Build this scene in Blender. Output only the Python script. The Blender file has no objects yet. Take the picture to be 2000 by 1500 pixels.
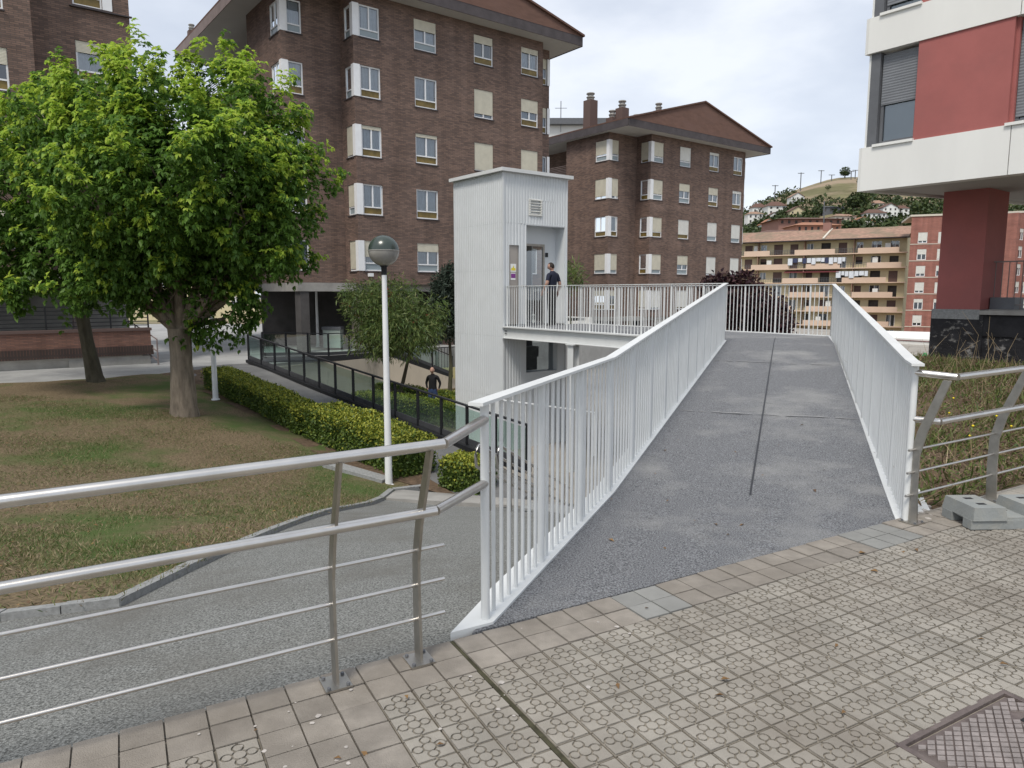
import bpy, bmesh, math, random
import numpy as np
from mathutils import Vector, noise, geometry
random.seed(7); RNG = np.random.default_rng(7)
scene = bpy.context.scene
col = scene.collection
# ------------------------------------------------------------------ camera
F = 1400.0; H = 1.6; PIT = math.atan(178 / F); CP, SP = math.cos(PIT), math.sin(PIT)
cam_d = bpy.data.cameras.new('camera'); cam = bpy.data.objects.new('camera', cam_d); col.objects.link(cam)
cam.location = (0, 0, H); cam.rotation_euler = (math.pi / 2 - PIT, 0, 0)
cam_d.sensor_width = 36; cam_d.lens = F / 2000 * 36; cam_d.clip_start = .05; cam_d.clip_end = 4000
scene.camera = cam
# ------------------------------------------------------------------ light
SUN_EL, SUN_AZ = math.radians(58), math.radians(205)      # azimuth clockwise from +Y: behind the camera, to the left
world = bpy.data.worlds.new('World'); scene.world = world; world.use_nodes = True
nt = world.node_tree; nt.nodes.clear()
def N(tree, t, **kw):
    n = tree.nodes.new(t)
    for k, v in kw.items(): setattr(n, k, v)
    return n
wo = N(nt, 'ShaderNodeOutputWorld'); mixs = N(nt, 'ShaderNodeMixShader'); mixs.inputs[0].default_value = .86
sky = N(nt, 'ShaderNodeTexSky', sky_type='NISHITA', sun_disc=False); sky.sun_elevation = SUN_EL; sky.sun_rotation = SUN_AZ
b1 = N(nt, 'ShaderNodeBackground'); b1.inputs[1].default_value = .1
b2 = N(nt, 'ShaderNodeBackground'); b2.inputs[1].default_value = .63
tc = N(nt, 'ShaderNodeTexCoord'); mp = N(nt, 'ShaderNodeMapping'); mp.inputs['Scale'].default_value = (1, 1, 2.6)
n1 = N(nt, 'ShaderNodeTexNoise'); n1.inputs['Scale'].default_value = 2.3; n1.inputs['Detail'].default_value = 7; n1.inputs['Roughness'].default_value = .52
cr = N(nt, 'ShaderNodeValToRGB'); e = cr.color_ramp.elements
e[0].position = .38; e[0].color = (.55, .595, .68, 1); e[1].position = .62; e[1].color = (.83, .855, .90, 1)
m = cr.color_ramp.elements.new(.5); m.color = (.66, .70, .775, 1)
nt.links.new(tc.outputs['Generated'], mp.inputs[0]); nt.links.new(mp.outputs[0], n1.inputs[0]); nt.links.new(n1.outputs[0], cr.inputs[0])
nt.links.new(cr.outputs[0], b2.inputs[0]); nt.links.new(sky.outputs[0], b1.inputs[0])
nt.links.new(b1.outputs[0], mixs.inputs[1]); nt.links.new(b2.outputs[0], mixs.inputs[2]); nt.links.new(mixs.outputs[0], wo.inputs[0])
sd = bpy.data.lights.new('sun', 'SUN'); sun = bpy.data.objects.new('sun', sd); col.objects.link(sun)
sd.energy = 1.5; sd.angle = math.radians(16); sd.color = (1, .94, .85)
sun.rotation_euler = Vector((-math.sin(SUN_AZ) * math.cos(SUN_EL), -math.cos(SUN_AZ) * math.cos(SUN_EL), -math.sin(SUN_EL))).to_track_quat('-Z', 'Y').to_euler()
scene.view_settings.view_transform = 'Standard'; scene.view_settings.look = 'None'
scene.view_settings.exposure = .95; scene.view_settings.gamma = 1; scene.view_settings.use_curve_mapping = False
scene.cycles.max_bounces = 5; scene.cycles.transparent_max_bounces = 14; scene.cycles.diffuse_bounces = 2; scene.cycles.glossy_bounces = 3
# ------------------------------------------------------------------ survey helpers
def ray(x, y):
    u = (x - 1000) / F; v = (750 - y) / F
    return (u, CP + v * SP, v * CP - SP)
def PD(x, y, D):
    r = ray(x, y); k = D / r[1]; return Vector((r[0] * k, D, H + r[2] * k))
def PZ(x, y, z):
    r = ray(x, y); k = (z - H) / r[2]; return Vector((r[0] * k, r[1] * k, z))
def proj(p):
    z = p[2] - H; d = p[1] * CP - z * SP; v = p[1] * SP + z * CP
    return (1000 + F * p[0] / d, 750 - F * v / d, d)
YAW = math.radians(52.5); A = (math.sin(YAW), math.cos(YAW)); B = (-A[1], A[0])
def neg(d): return (-d[0], -d[1])
class Fr:
    """upright frame: s along d, t along outward normal n, z up"""
    def __init__(self, o, d, n): self.o, self.d, self.n = o, d, n
    def w(self, s, t, z): return (self.o[0] + self.d[0] * s + self.n[0] * t, self.o[1] + self.d[1] * s + self.n[1] * t, z)
# ------------------------------------------------------------------ mesh builder
class MB:
    def __init__(self): self.v = []; self.f = []; self.m = []; self.uv = []; self.sm = []
    def face(self, pts, m=0, uv=None, sm=False):
        i = len(self.v); self.v += [tuple(p) for p in pts]; self.f.append(tuple(range(i, i + len(pts)))); self.m.append(m); self.sm.append(sm)
        self.uv += uv if uv else [(0, 0)] * len(pts)
    def hexa(self, c, m=0):
        """8 corners: bottom 0-3, top 4-7"""
        for q in ((3, 2, 1, 0), (4, 5, 6, 7), (0, 1, 5, 4), (1, 2, 6, 5), (2, 3, 7, 6), (3, 0, 4, 7)):
            self.face([c[k] for k in q], m)
    def box(self, fr, s0, s1, t0, t1, z0, z1, m=0):
        self.hexa([fr.w(s0, t0, z0), fr.w(s1, t0, z0), fr.w(s1, t1, z0), fr.w(s0, t1, z0), fr.w(s0, t0, z1), fr.w(s1, t0, z1), fr.w(s1, t1, z1), fr.w(s0, t1, z1)], m)
    def abox(self, x0, x1, y0, y1, z0, z1, m=0): self.box(WF, x0, x1, y0, y1, z0, z1, m)
    def prism(self, poly, z0, z1, m=0, mtop=None):
        n = len(poly)
        self.face([(p[0], p[1], z1) for p in poly], m if mtop is None else mtop); self.face([(p[0], p[1], z0) for p in reversed(poly)], m)
        for i in range(n):
            a, b = poly[i], poly[(i + 1) % n]
            self.face([(a[0], a[1], z0), (b[0], b[1], z0), (b[0], b[1], z1), (a[0], a[1], z1)], m)
    def bar(self, p, q, w, h, m=0, up=(0, 0, 1)):
        p, q = Vector(p), Vector(q); d = (q - p).normalized(); u = Vector(up); s = d.cross(u).normalized(); u = s.cross(d)
        a, b = s * w / 2, u * h / 2
        self.hexa([p - a - b, p + a - b, q + a - b, q - a - b, p - a + b, p + a + b, q + a + b, q - a + b], m)
    def tube(self, path, r, n=8, m=0, cap=True, sx=1.0, jit=0):
        path = [Vector(p) for p in path]; rr = r if isinstance(r, (list, tuple)) else [r] * len(path); rings = []
        for i, p in enumerate(path):
            d = (path[min(i + 1, len(path) - 1)] - path[max(i - 1, 0)]).normalized()
            u = Vector((0, 0, 1)) if abs(d.z) < .95 else Vector((0, 1, 0)); s = d.cross(u).normalized(); u = s.cross(d)
            rings.append([p + (s * math.cos(2 * math.pi * k / n) * sx + u * math.sin(2 * math.pi * k / n)) * (rr[i] * (1 + (jit * noise.noise((math.cos(2 * math.pi * k / n) * 2.2, math.sin(2 * math.pi * k / n) * 2.2, p.z * .9)) + jit * .5 * noise.noise((k * 1.7, p.z * .5, 7)) if jit else 0))) for k in range(n)])
        base = len(self.v)
        for g in rings: self.v += [tuple(p) for p in g]
        for i in range(len(rings) - 1):
            for k in range(n):
                k2 = (k + 1) % n
                self.f.append((base + i * n + k, base + i * n + k2, base + (i + 1) * n + k2, base + (i + 1) * n + k)); self.m.append(m); self.sm.append(True); self.uv += [(0, 0)] * 4
        if cap:
            self.face(list(reversed(rings[0])), m); self.face(rings[-1], m)
    def lathe(self, prof, c, n=24, m=0):
        """prof: (r, z) list, c: base centre; material may be a function of the segment"""
        base = len(self.v)
        for r, z in prof: self.v += [(c[0] + r * math.cos(2 * math.pi * k / n), c[1] + r * math.sin(2 * math.pi * k / n), c[2] + z) for k in range(n)]
        for i in range(len(prof) - 1):
            for k in range(n):
                k2 = (k + 1) % n
                self.f.append((base + i * n + k, base + i * n + k2, base + (i + 1) * n + k2, base + (i + 1) * n + k)); self.m.append(m); self.sm.append(True); self.uv += [(0, 0)] * 4
    def mesh(self, name, mats):
        me = bpy.data.meshes.new(name); me.from_pydata(self.v, [], self.f)
        for x in mats if isinstance(mats, (list, tuple)) else [mats]: me.materials.append(x)
        me.polygons.foreach_set('material_index', self.m); me.polygons.foreach_set('use_smooth', self.sm)
        l = me.uv_layers.new(name='UVMap'); l.data.foreach_set('uv', np.array(self.uv, dtype=np.float32).ravel())
        me.update(); return me
    def build(self, name, mats, parent=None, **kw): return ob(name, self.mesh(name, mats), parent, **kw)
WF = Fr((0, 0), (1, 0), (0, 1))
def ob(name, me, parent=None, label=None, cat=None, group=None, kind=None, loc=None):
    o = bpy.data.objects.new(name, me); col.objects.link(o); o.parent = parent
    if loc is not None: o.location = loc
    if label: o['label'] = label
    if cat: o['category'] = cat
    if group: o['group'] = group
    if kind: o['kind'] = kind
    return o
def thing(name, label, cat, group=None): return ob(name, None, None, label, cat, group)
def bevel(o, w=.01, seg=2):
    b = o.modifiers.new('bevel', 'BEVEL'); b.width = w; b.segments = seg; b.limit_method = 'ANGLE'; return o
# ------------------------------------------------------------------ materials
def mat(name, c, rough=.8, var=.15, scale=6, bump=0, bscale=None, metal=0, c2=None, detail=6, spec=.35, coords='Object', spot=None, ramp=(.35, .65), stretch=None, isl=0):
    mt = bpy.data.materials.new(name); mt.use_nodes = True; t = mt.node_tree; p = t.nodes['Principled BSDF']
    p.inputs['Roughness'].default_value = rough; p.inputs['Metallic'].default_value = metal; p.inputs['Specular IOR Level'].default_value = spec
    c = tuple(c); c2 = tuple(c2) if c2 else tuple(x * (1 - var) for x in c); c1 = c if c2 and var == 0 else tuple(min(1, x * (1 + var * .6)) for x in c)
    tcn = N(t, 'ShaderNodeTexCoord'); src = tcn.outputs[coords]
    if coords == 'Object':      # world-stable: use geometry position so that parts and copies do not repeat
        src = N(t, 'ShaderNodeNewGeometry').outputs['Position']
    if stretch:
        mpn = N(t, 'ShaderNodeMapping'); mpn.inputs['Scale'].default_value = stretch; t.links.new(src, mpn.inputs[0]); src = mpn.outputs[0]
    nz = N(t, 'ShaderNodeTexNoise'); nz.inputs['Scale'].default_value = scale; nz.inputs['Detail'].default_value = detail; nz.inputs['Roughness'].default_value = .6
    t.links.new(src, nz.inputs[0])
    rp = N(t, 'ShaderNodeValToRGB'); rp.color_ramp.elements[0].position = ramp[0]; rp.color_ramp.elements[1].position = ramp[1]
    rp.color_ramp.elements[0].color = (*c2, 1); rp.color_ramp.elements[1].color = (*c1, 1); t.links.new(nz.outputs[0], rp.inputs[0]); out = rp.outputs[0]
    if spot:                    # (colour, scale, low, high): patches of a second colour
        n2 = N(t, 'ShaderNodeTexNoise'); n2.inputs['Scale'].default_value = spot[1]; n2.inputs['Detail'].default_value = 5; n2.inputs['Roughness'].default_value = .65; t.links.new(src, n2.inputs[0])
        mr = N(t, 'ShaderNodeMapRange'); mr.inputs[1].default_value = spot[2]; mr.inputs[2].default_value = spot[3]; t.links.new(n2.outputs[0], mr.inputs[0])
        mx = N(t, 'ShaderNodeMix', data_type='RGBA'); t.links.new(mr.outputs[0], mx.inputs[0]); t.links.new(out, mx.inputs[6]); mx.inputs[7].default_value = (*spot[0], 1); out = mx.outputs[2]
    if isl:
        g = N(t, 'ShaderNodeObjectInfo'); hv = N(t, 'ShaderNodeHueSaturation'); mr = N(t, 'ShaderNodeMapRange'); mr.inputs[3].default_value = 1 - isl; mr.inputs[4].default_value = 1 + isl
        t.links.new(g.outputs['Random'], mr.inputs[0]); t.links.new(mr.outputs[0], hv.inputs['Value']); t.links.new(out, hv.inputs['Color']); out = hv.outputs[0]
    t.links.new(out, p.inputs['Base Color'])
    if bump:
        bn = N(t, 'ShaderNodeTexNoise'); bn.inputs['Scale'].default_value = bscale or scale * 4; bn.inputs['Detail'].default_value = 4; t.links.new(src, bn.inputs[0])
        bp = N(t, 'ShaderNodeBump'); bp.inputs['Strength'].default_value = bump; bp.inputs['Distance'].default_value = .01; t.links.new(bn.outputs[0], bp.inputs['Height']); t.links.new(bp.outputs[0], p.inputs['Normal'])
    return mt
def brick_mat(name, c1, c2, mortar, bw=.25, bh=.05, off=.5):
    mt = bpy.data.materials.new(name); mt.use_nodes = True; t = mt.node_tree; p = t.nodes['Principled BSDF']; p.inputs['Roughness'].default_value = .85; p.inputs['Specular IOR Level'].default_value = .2
    tcn = N(t, 'ShaderNodeTexCoord'); bk = N(t, 'ShaderNodeTexBrick'); bk.offset = off
    for k, v in (('Color1', c1), ('Color2', c2), ('Mortar', mortar)): bk.inputs[k].default_value = (*v, 1)
    bk.inputs['Scale'].default_value = 1; bk.inputs['Mortar Size'].default_value = bh * .14; bk.inputs['Bias'].default_value = -.1; bk.inputs['Brick Width'].default_value = bw; bk.inputs['Row Height'].default_value = bh
    t.links.new(tcn.outputs['UV'], bk.inputs['Vector'])
    nz = N(t, 'ShaderNodeTexNoise'); nz.inputs['Scale'].default_value = .55; nz.inputs['Detail'].default_value = 8; nz.inputs['Roughness'].default_value = .7
    mpn = N(t, 'ShaderNodeMapping'); mpn.inputs['Scale'].default_value = (.35, 2.2, 1); t.links.new(tcn.outputs['UV'], mpn.inputs[0]); t.links.new(mpn.outputs[0], nz.inputs[0])
    mr = N(t, 'ShaderNodeMapRange'); mr.inputs[1].default_value = .3; mr.inputs[2].default_value = .7; mr.inputs[3].default_value = .8; mr.inputs[4].default_value = 1.18; t.links.new(nz.outputs[0], mr.inputs[0])
    mx = N(t, 'ShaderNodeMix', data_type='RGBA', blend_type='MULTIPLY'); mx.inputs[0].default_value = 1; t.links.new(bk.outputs['Color'], mx.inputs[6]); t.links.new(mr.outputs[0], mx.inputs[7])
    n3 = N(t, 'ShaderNodeTexNoise'); n3.inputs['Scale'].default_value = 1; n3.inputs['Detail'].default_value = 5; m3 = N(t, 'ShaderNodeMapping'); m3.inputs['Scale'].default_value = (1.6, .10, 1); t.links.new(tcn.outputs['UV'], m3.inputs[0]); t.links.new(m3.outputs[0], n3.inputs[0])
    r3 = N(t, 'ShaderNodeMapRange'); r3.inputs[1].default_value = .3; r3.inputs[2].default_value = .7; r3.inputs[3].default_value = .80; r3.inputs[4].default_value = 1.14; t.links.new(n3.outputs[0], r3.inputs[0])
    x3 = N(t, 'ShaderNodeMix', data_type='RGBA', blend_type='MULTIPLY'); x3.inputs[0].default_value = 1; t.links.new(mx.outputs[2], x3.inputs[6]); t.links.new(r3.outputs[0], x3.inputs[7]); mx = x3
    t.links.new(mx.outputs[2], p.inputs['Base Color'])
    bp = N(t, 'ShaderNodeBump'); bp.inputs['Strength'].default_value = .5; bp.inputs['Distance'].default_value = .01; bp.invert = True; t.links.new(bk.outputs['Fac'], bp.inputs['Height']); t.links.new(bp.outputs[0], p.inputs['Normal'])
    return mt
def glass_mat(name, tint, gloss=.25, rough=.02):
    mt = bpy.data.materials.new(name); mt.use_nodes = True; t = mt.node_tree; t.nodes.clear(); o = N(t, 'ShaderNodeOutputMaterial')
    tr = N(t, 'ShaderNodeBsdfTransparent'); tr.inputs[0].default_value = (*tint, 1); gl = N(t, 'ShaderNodeBsdfGlossy'); gl.inputs['Roughness'].default_value = rough; gl.inputs[0].default_value = (.9, .95, 1, 1)
    lw = N(t, 'ShaderNodeFresnel'); lw.inputs[0].default_value = 1.5; ad = N(t, 'ShaderNodeMath', operation='ADD', use_clamp=True); ad.inputs[1].default_value = gloss; t.links.new(lw.outputs[0], ad.inputs[0])
    mx = N(t, 'ShaderNodeMixShader'); t.links.new(ad.outputs[0], mx.inputs[0]); t.links.new(tr.outputs[0], mx.inputs[1]); t.links.new(gl.outputs[0], mx.inputs[2]); t.links.new(mx.outputs[0], o.inputs[0]); return mt
def leaf_mat(name, cols, trans=.3, rough=.5):
    """cols: stops over a random value per leaf"""
    mt = bpy.data.materials.new(name); mt.use_nodes = True; t = mt.node_tree; p = t.nodes['Principled BSDF']; o = t.nodes['Material Output']
    g = N(t, 'ShaderNodeNewGeometry'); rp = N(t, 'ShaderNodeValToRGB'); els = rp.color_ramp.elements
    while len(els) < len(cols): els.new(.5)
    for i, c in enumerate(cols): els[i].position = i / max(1, len(cols) - 1); els[i].color = (*c, 1)
    t.links.new(g.outputs['Random Per Island'], rp.inputs[0]); t.links.new(rp.outputs[0], p.inputs['Base Color']); p.inputs['Roughness'].default_value = rough; p.inputs['Specular IOR Level'].default_value = .3
    tl = N(t, 'ShaderNodeBsdfTranslucent'); t.links.new(rp.outputs[0], tl.inputs[0]); mx = N(t, 'ShaderNodeMixShader'); mx.inputs[0].default_value = trans
    t.links.new(p.outputs[0], mx.inputs[1]); t.links.new(tl.outputs[0], mx.inputs[2]); t.links.new(mx.outputs[0], o.inputs[0]); return mt
def slat_mat(name, c, pitch=.05, axis=2, dark=.6):
    """roller shutter or cladding: fine straight relief"""
    mt = mat(name, c, .6, .08, 3); t = mt.node_tree; p = t.nodes['Principled BSDF']
    g = N(t, 'ShaderNodeNewGeometry'); sx = N(t, 'ShaderNodeSeparateXYZ'); t.links.new(g.outputs['Position'], sx.inputs[0])
    ml = N(t, 'ShaderNodeMath', operation='MULTIPLY'); ml.inputs[1].default_value = 1 / pitch; t.links.new(sx.outputs[axis], ml.inputs[0])
    fr = N(t, 'ShaderNodeMath', operation='PINGPONG'); fr.inputs[1].default_value = .5; t.links.new(ml.outputs[0], fr.inputs[0])
    bp = N(t, 'ShaderNodeBump'); bp.inputs['Strength'].default_value = .6; bp.inputs['Distance'].default_value = .02; t.links.new(fr.outputs[0], bp.inputs['Height']); t.links.new(bp.outputs[0], p.inputs['Normal']); return mt
M = dict(
 white=mat('white_paint', (.64, .655, .65), .45, .05, 3, spot=((.55, .57, .57), 2.5, .62, .78)),
 whitewin=mat('white_window_frame', (.8, .81, .82), .5, .04, 4),
 clad=mat('white_metal_cladding', (.63, .655, .665), .4, .05, 1.2, spec=.4),
 asphalt=mat('dark_deck_asphalt', (.28, .288, .302), .9, .25, 110, 1, 300, c2=(.05, .052, .058), detail=4, spot=((.36, .36, .35), .9, .50, .80), spec=.3),
 path=mat('grey_path_asphalt', (.31, .315, .30), .95, .25, 90, 1, 220, c2=(.075, .078, .073), detail=4, spot=((.16, .155, .14), .8, .48, .76), spec=.2),
 path2=mat('grey_ramp_concrete', (.17, .17, .17), .95, .2, 3, .4, 40, spot=((.11, .11, .11), 1.5, .5, .7), spec=.2),
 plaza=mat('pale_concrete_paving', (.32, .32, .31), .9, .15, 1.2, .3, 30, spot=((.24, .24, .235), .7, .5, .7)),
 tan=mat('tan_paving', (.31, .285, .25), .9, .2, .9, .2, 20),
 kerb=mat('grey_kerb_stone', (.27, .275, .27), .9, .2, 25, .5, 120),
 tile=mat('beige_paving_tile', (.305, .283, .246), .9, .16, 3.5, .6, 200, spot=((.215, .19, .16), 1.3, .45, .75), isl=.07),
 groove=mat('tile_groove_dirt', (.25, .225, .187), .95, .25, 14, spot=((.13, .117, .09), 1.5, .48, .78)),
 tilegrey=mat('grey_paving_tile', (.235, .235, .222), .9, .1, 5, .4, 200, isl=.06),
 tileplain=mat('plain_beige_tile', (.275, .248, .215), .9, .2, 7, .6, 200, spot=((.175, .155, .13), 1.4, .42, .72), isl=.10),
 steel=mat('brushed_stainless_steel', (.62, .60, .57), .3, .08, 9, metal=1, stretch=(1, 1, 1)),
 steel2=mat('satin_steel_plate', (.44, .42, .385), .38, .15, 12, metal=1),
 iron=mat('rusty_cast_iron', (.15, .122, .115), .7, .3, 14, .4, 90, metal=.35, spot=((.20, .17, .15), 5, .5, .8)),
 ironhi=mat('worn_cast_iron', (.30, .265, .25), .6, .25, 18, .3, 90, metal=.35),
 black=mat('black_frame_paint', (.018, .019, .022), .5, .2, 4),
 darkgrey=mat('dark_grey_metal', (.06, .062, .068), .6, .2, 4),
 brick=brick_mat('brown_brick', (.235, .155, .122), (.122, .086, .073), (.115, .092, .082), .26, .065),
 brickred=brick_mat('red_brown_brick', (.27, .14, .10), (.17, .09, .07), (.13, .09, .08)),
 brickfar=brick_mat('far_red_brick', (.33, .135, .105), (.26, .11, .09), (.30, .17, .14), .4, .12),
 soldier=brick_mat('upright_brick_course', (.20, .10, .072), (.13, .07, .055), (.06, .045, .04), .09, .3, 0),
 concrete=mat('raw_concrete', (.30, .29, .27), .9, .2, 1.5, .4, 40),
 beigewall=mat('beige_render', (.52, .46, .38), .9, .1, 1.2, spot=((.22, .20, .17), .8, .62, .75), stretch=(1, 1, .35)),
 yellowwall=mat('dull_yellow_render', (.50, .44, .22), .9, .15, 2),
 fascia=mat('dark_roof_fascia', (.075, .065, .068), .8, .2, 2),
 fascia2=mat('grey_brown_fascia', (.22, .175, .165), .8, .15, 2),
 roofbrown=mat('brown_tile_roof', (.125, .070, .053), .9, .15, 1.4, .5, 9, spot=((.13, .075, .06), .6, .45, .7), stretch=(1, 1, 3)),
 rooforange=mat('orange_tile_roof', (.36, .16, .085), .9, .2, 3, spot=((.24, .14, .10), .5, .4, .7)),
 rooftan=mat('weathered_tile_roof', (.32, .20, .145), .9, .3, 1.6, spot=((.18, .15, .10), .25, .45, .65)),
 soffit=mat('grey_soffit', (.46, .45, .43), .9, .06, 1),
 blind=slat_mat('beige_roller_blind', (.56, .53, .43), .045),
 blindw=slat_mat('pale_roller_blind', (.64, .64, .60), .045),
 shutter=slat_mat('grey_roller_shutter', (.17, .18, .195), .055),
 ochre=mat('ochre_window_panel', (.19, .135, .04), .4, .35, 3),
 curtain=mat('net_curtain', (.55, .58, .62), .9, .1, 5),
 dark=mat('dark_interior', (.02, .02, .022), .9, .2, 1),
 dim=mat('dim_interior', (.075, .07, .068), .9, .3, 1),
 glass=glass_mat('window_glass', (.72, .76, .78), .10),
 glassgreen=glass_mat('green_balustrade_glass', (.62, .80, .74), .16),
 glassgrey=glass_mat('grey_lobby_glass', (.62, .67, .68), .16),
 redpaint=mat('brick_red_paint', (.345, .115, .105), .8, .07, 1.5, .15, 60, spot=((.28, .105, .097), .9, .5, .8)),
 band=mat('off_white_panel', (.74, .74, .71), .8, .04, 1.2, spot=((.60, .57, .48), 1.6, .66, .85), stretch=(1, 1, .25)),
 greyframe=mat('grey_window_frame', (.12, .125, .135), .5, .1, 4),
 frost=mat('pale_window_film', (.28, .33, .35), .25, .06, 1),
 blackwall=mat('black_stained_wall', (.028, .028, .031), .95, .4, 3, .9, 22, spot=((.30, .29, .27), 4.5, .56, .70), stretch=(1, 1, 1.6)),
 blackwall2=mat('black_coated_wall', (.020, .020, .023), .8, .4, 3, .3, 30),
 bark=mat('grey_brown_bark', (.20, .165, .125), .95, .4, 9, 1, 22, stretch=(1, 1, .25)),
 barkdark=mat('dark_mossy_bark', (.075, .066, .045), .95, .4, 8, 1, 20, stretch=(1, 1, .3), spot=((.10, .12, .05), 3, .55, .75)),
 soil=mat('dry_brown_soil', (.115, .078, .05), 1, .4, 9, .8, 40),
 turf=mat('dry_lawn_turf', (.185, .142, .088), 1, .35, 30, 1, 120, c2=(.085, .066, .043), spot=((.075, .108, .035), .42, .46, .62), spec=.1),
 turf2=mat('garden_turf', (.12, .11, .055), 1, .35, 14, .8, 60, spot=((.14, .09, .055), .5, .5, .7), spec=.1),
 hill=mat('hill_grass', (.15, .14, .075), 1, .3, .06, spot=((.28, .22, .155), .02, .44, .56), spec=.1),
 grassb=leaf_mat('grass_blades', [(.05, .10, .022), (.09, .14, .035), (.16, .16, .06), (.24, .19, .11), (.32, .25, .15)], .2),
 weed=leaf_mat('weed_leaves', [(.05, .09, .025), (.10, .14, .035), (.14, .18, .05), (.18, .16, .07), (.15, .09, .07), (.28, .22, .13)], .25),
 straw=leaf_mat('dry_stalks', [(.30, .23, .13), (.36, .28, .17), (.22, .15, .09)], .1),
 flower=mat('yellow_flower', (.75, .58, .03), .7, .1, 5),
 leafA=leaf_mat('mature_maple_leaf', [(.06, .13, .026), (.105, .21, .036), (.16, .28, .05), (.085, .17, .03)], .45),
 leafB=leaf_mat('young_maple_leaf', [(.26, .42, .055), (.37, .53, .07), (.50, .60, .09), (.29, .45, .06)], .5),
 leafC=leaf_mat('bottlebrush_leaf', [(.06, .11, .032), (.10, .155, .042), (.14, .19, .05), (.08, .125, .04), (.20, .22, .07)], .25),
 leafD=leaf_mat('grey_green_leaf', [(.03, .05, .035), (.05, .07, .05), (.07, .09, .07)], .2),
 leafP=leaf_mat('purple_plum_leaf', [(.030, .016, .022), (.048, .022, .03), (.07, .03, .035), (.10, .07, .05)], .2),
 hedgeA=leaf_mat('hedge_green_leaf', [(.04, .075, .015), (.08, .13, .022), (.13, .18, .032)], .2),
 hedgeB=leaf_mat('hedge_yellow_leaf', [(.24, .28, .04), (.38, .38, .055), (.30, .32, .045), (.17, .23, .035)], .25),
 woodleaf=leaf_mat('hill_wood_leaf', [(.03, .05, .02), (.05, .075, .025), (.075, .10, .03)], .15),
 redflower=leaf_mat('dry_red_flower', [(.22, .06, .03), (.28, .10, .05)], .2),
 globe_t=mat('dark_green_globe', (.035, .05, .042), .25, .1, 3, spec=.6),
 globe_b=mat('clear_grey_globe', (.27, .26, .24), .22, .2, 3, spec=.6),
 pole=mat('white_lamp_pole', (.74, .75, .75), .55, .05, 2, spot=((.42, .42, .40), 9, .66, .8)),
 plastic=mat('grey_fence_block', (.25, .265, .26), .8, .1, 4, .3, 60, spot=((.31, .30, .26), 3, .5, .75)),
 skin=mat('skin', (.42, .25, .19), .6, .05, 8), hair=mat('dark_hair', (.02, .014, .011), .7, .2, 40),
 navy=mat('navy_cloth', (.016, .019, .038), .85, .2, 12), blackcloth=mat('black_cloth', (.010, .010, .012), .85, .2, 12),
 jeans=mat('blue_denim', (.04, .065, .15), .9, .25, 20), shoe=mat('dark_shoe', (.02, .02, .02), .6, .2, 10),
 yellow=mat('pale_yellow_render', (.60, .525, .34), .9, .08, .4), pink=mat('salmon_balcony_panel', (.66, .50, .39), .9, .06, .4), brownsh=slat_mat('brown_shutter', (.12, .075, .065), .1),
 cream=mat('cream_stone', (.58, .54, .46), .9, .08, .3), housew=mat('white_house_render', (.74, .74, .71), .9, .06, .08), orangebrick=mat('orange_brick', (.40, .20, .14), .9, .1, .5),
 cloth=mat('washed_linen', (.68, .72, .78), .9, .1, 2), clothred=mat('dark_red_awning', (.16, .04, .045), .9, .1, 2), clothblue=mat('dark_blue_laundry', (.05, .06, .12), .9, .1, 2),
 stickw=mat('white_sticker', (.8, .8, .78), .5, .02, 3), sticky=mat('yellow_sticker', (.75, .62, .06), .5, .05, 3), stickp=mat('purple_sticker', (.22, .05, .25), .5, .05, 3),
 greenbin=mat('green_bin', (.03, .22, .07), .6, .1, 2), litter=leaf_mat('fallen_leaf', [(.16, .09, .04), (.28, .17, .07), (.10, .06, .035)], .1), glassbin=mat('pale_green_plastic', (.36, .42, .38), .6, .1, 2), film=mat('beige_glass_film', (.36, .33, .30), .25, .12, .8), moss=mat('mossy_joint_dirt', (.055, .052, .03), 1, .4, 20), seam=mat('dusty_seam', (.30, .30, .295), .95, .2, 60), chip=mat('pale_rubble', (.42, .39, .36), .9, .2, 20),
)
# ================================================================== ground
# ---- thin-plate height field of the sloping garden on the left
GD = 1.0
Gl = [(-8.8, 24.88, -.95), (-6.79, 22.72, -1.24), (-4.7, 20.26, -1.49), (-2.61, 17.98, -1.76), (-1.15, 16.16, -1.91)]     # foot of the glass balustrade
def off(p, da, db=0): return (p[0] + A[0] * da + B[0] * db, p[1] + A[1] * da + B[1] * db, p[2])
ctrl = [tuple(PZ(*q)) for q in ((0, 1215, -.45), (235, 1185, -.40), (757, 950, -2.11), (360, 810, -1.2), (0, 765, -1.0), (187, 745, -1.0), (335, 728, -1.0), (870, 975, -2.2))]
ctrl += [off(p, k) for p in Gl for k in (0, -1.9)]
ctrl += [(-6, .2, -.12), (-1.8, 2.33, -.06), (-.3, 3.15, -.05), (.9, 3.8, -.06), (2.2, 8, -1.1), (2.5, 13, -2.3), (-16, 10, -.8), (-22, 20, -1.0), (-9, 5, -.55), (-14, 26, -1.0), (4, 16, -2.75), (-.6, 9.5, -1.35)]
ctrl = np.array(ctrl)
def tps(d): return np.where(d > 1e-9, d * d * np.log(d + 1e-12), 0)
_n = len(ctrl); _K = tps(np.linalg.norm(ctrl[:, None, :2] - ctrl[None, :, :2], axis=2)) + np.eye(_n) * .35
_P = np.hstack([np.ones((_n, 1)), ctrl[:, :2]]); _L = np.block([[_K, _P], [_P.T, np.zeros((3, 3))]])
_W = np.linalg.solve(_L, np.concatenate([ctrl[:, 2], np.zeros(3)]))
def T(x, y):
    d = np.hypot(ctrl[:, 0] - x, ctrl[:, 1] - y); return float(tps(d) @ _W[:_n] + _W[_n] + _W[_n + 1] * x + _W[_n + 2] * y)
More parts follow.
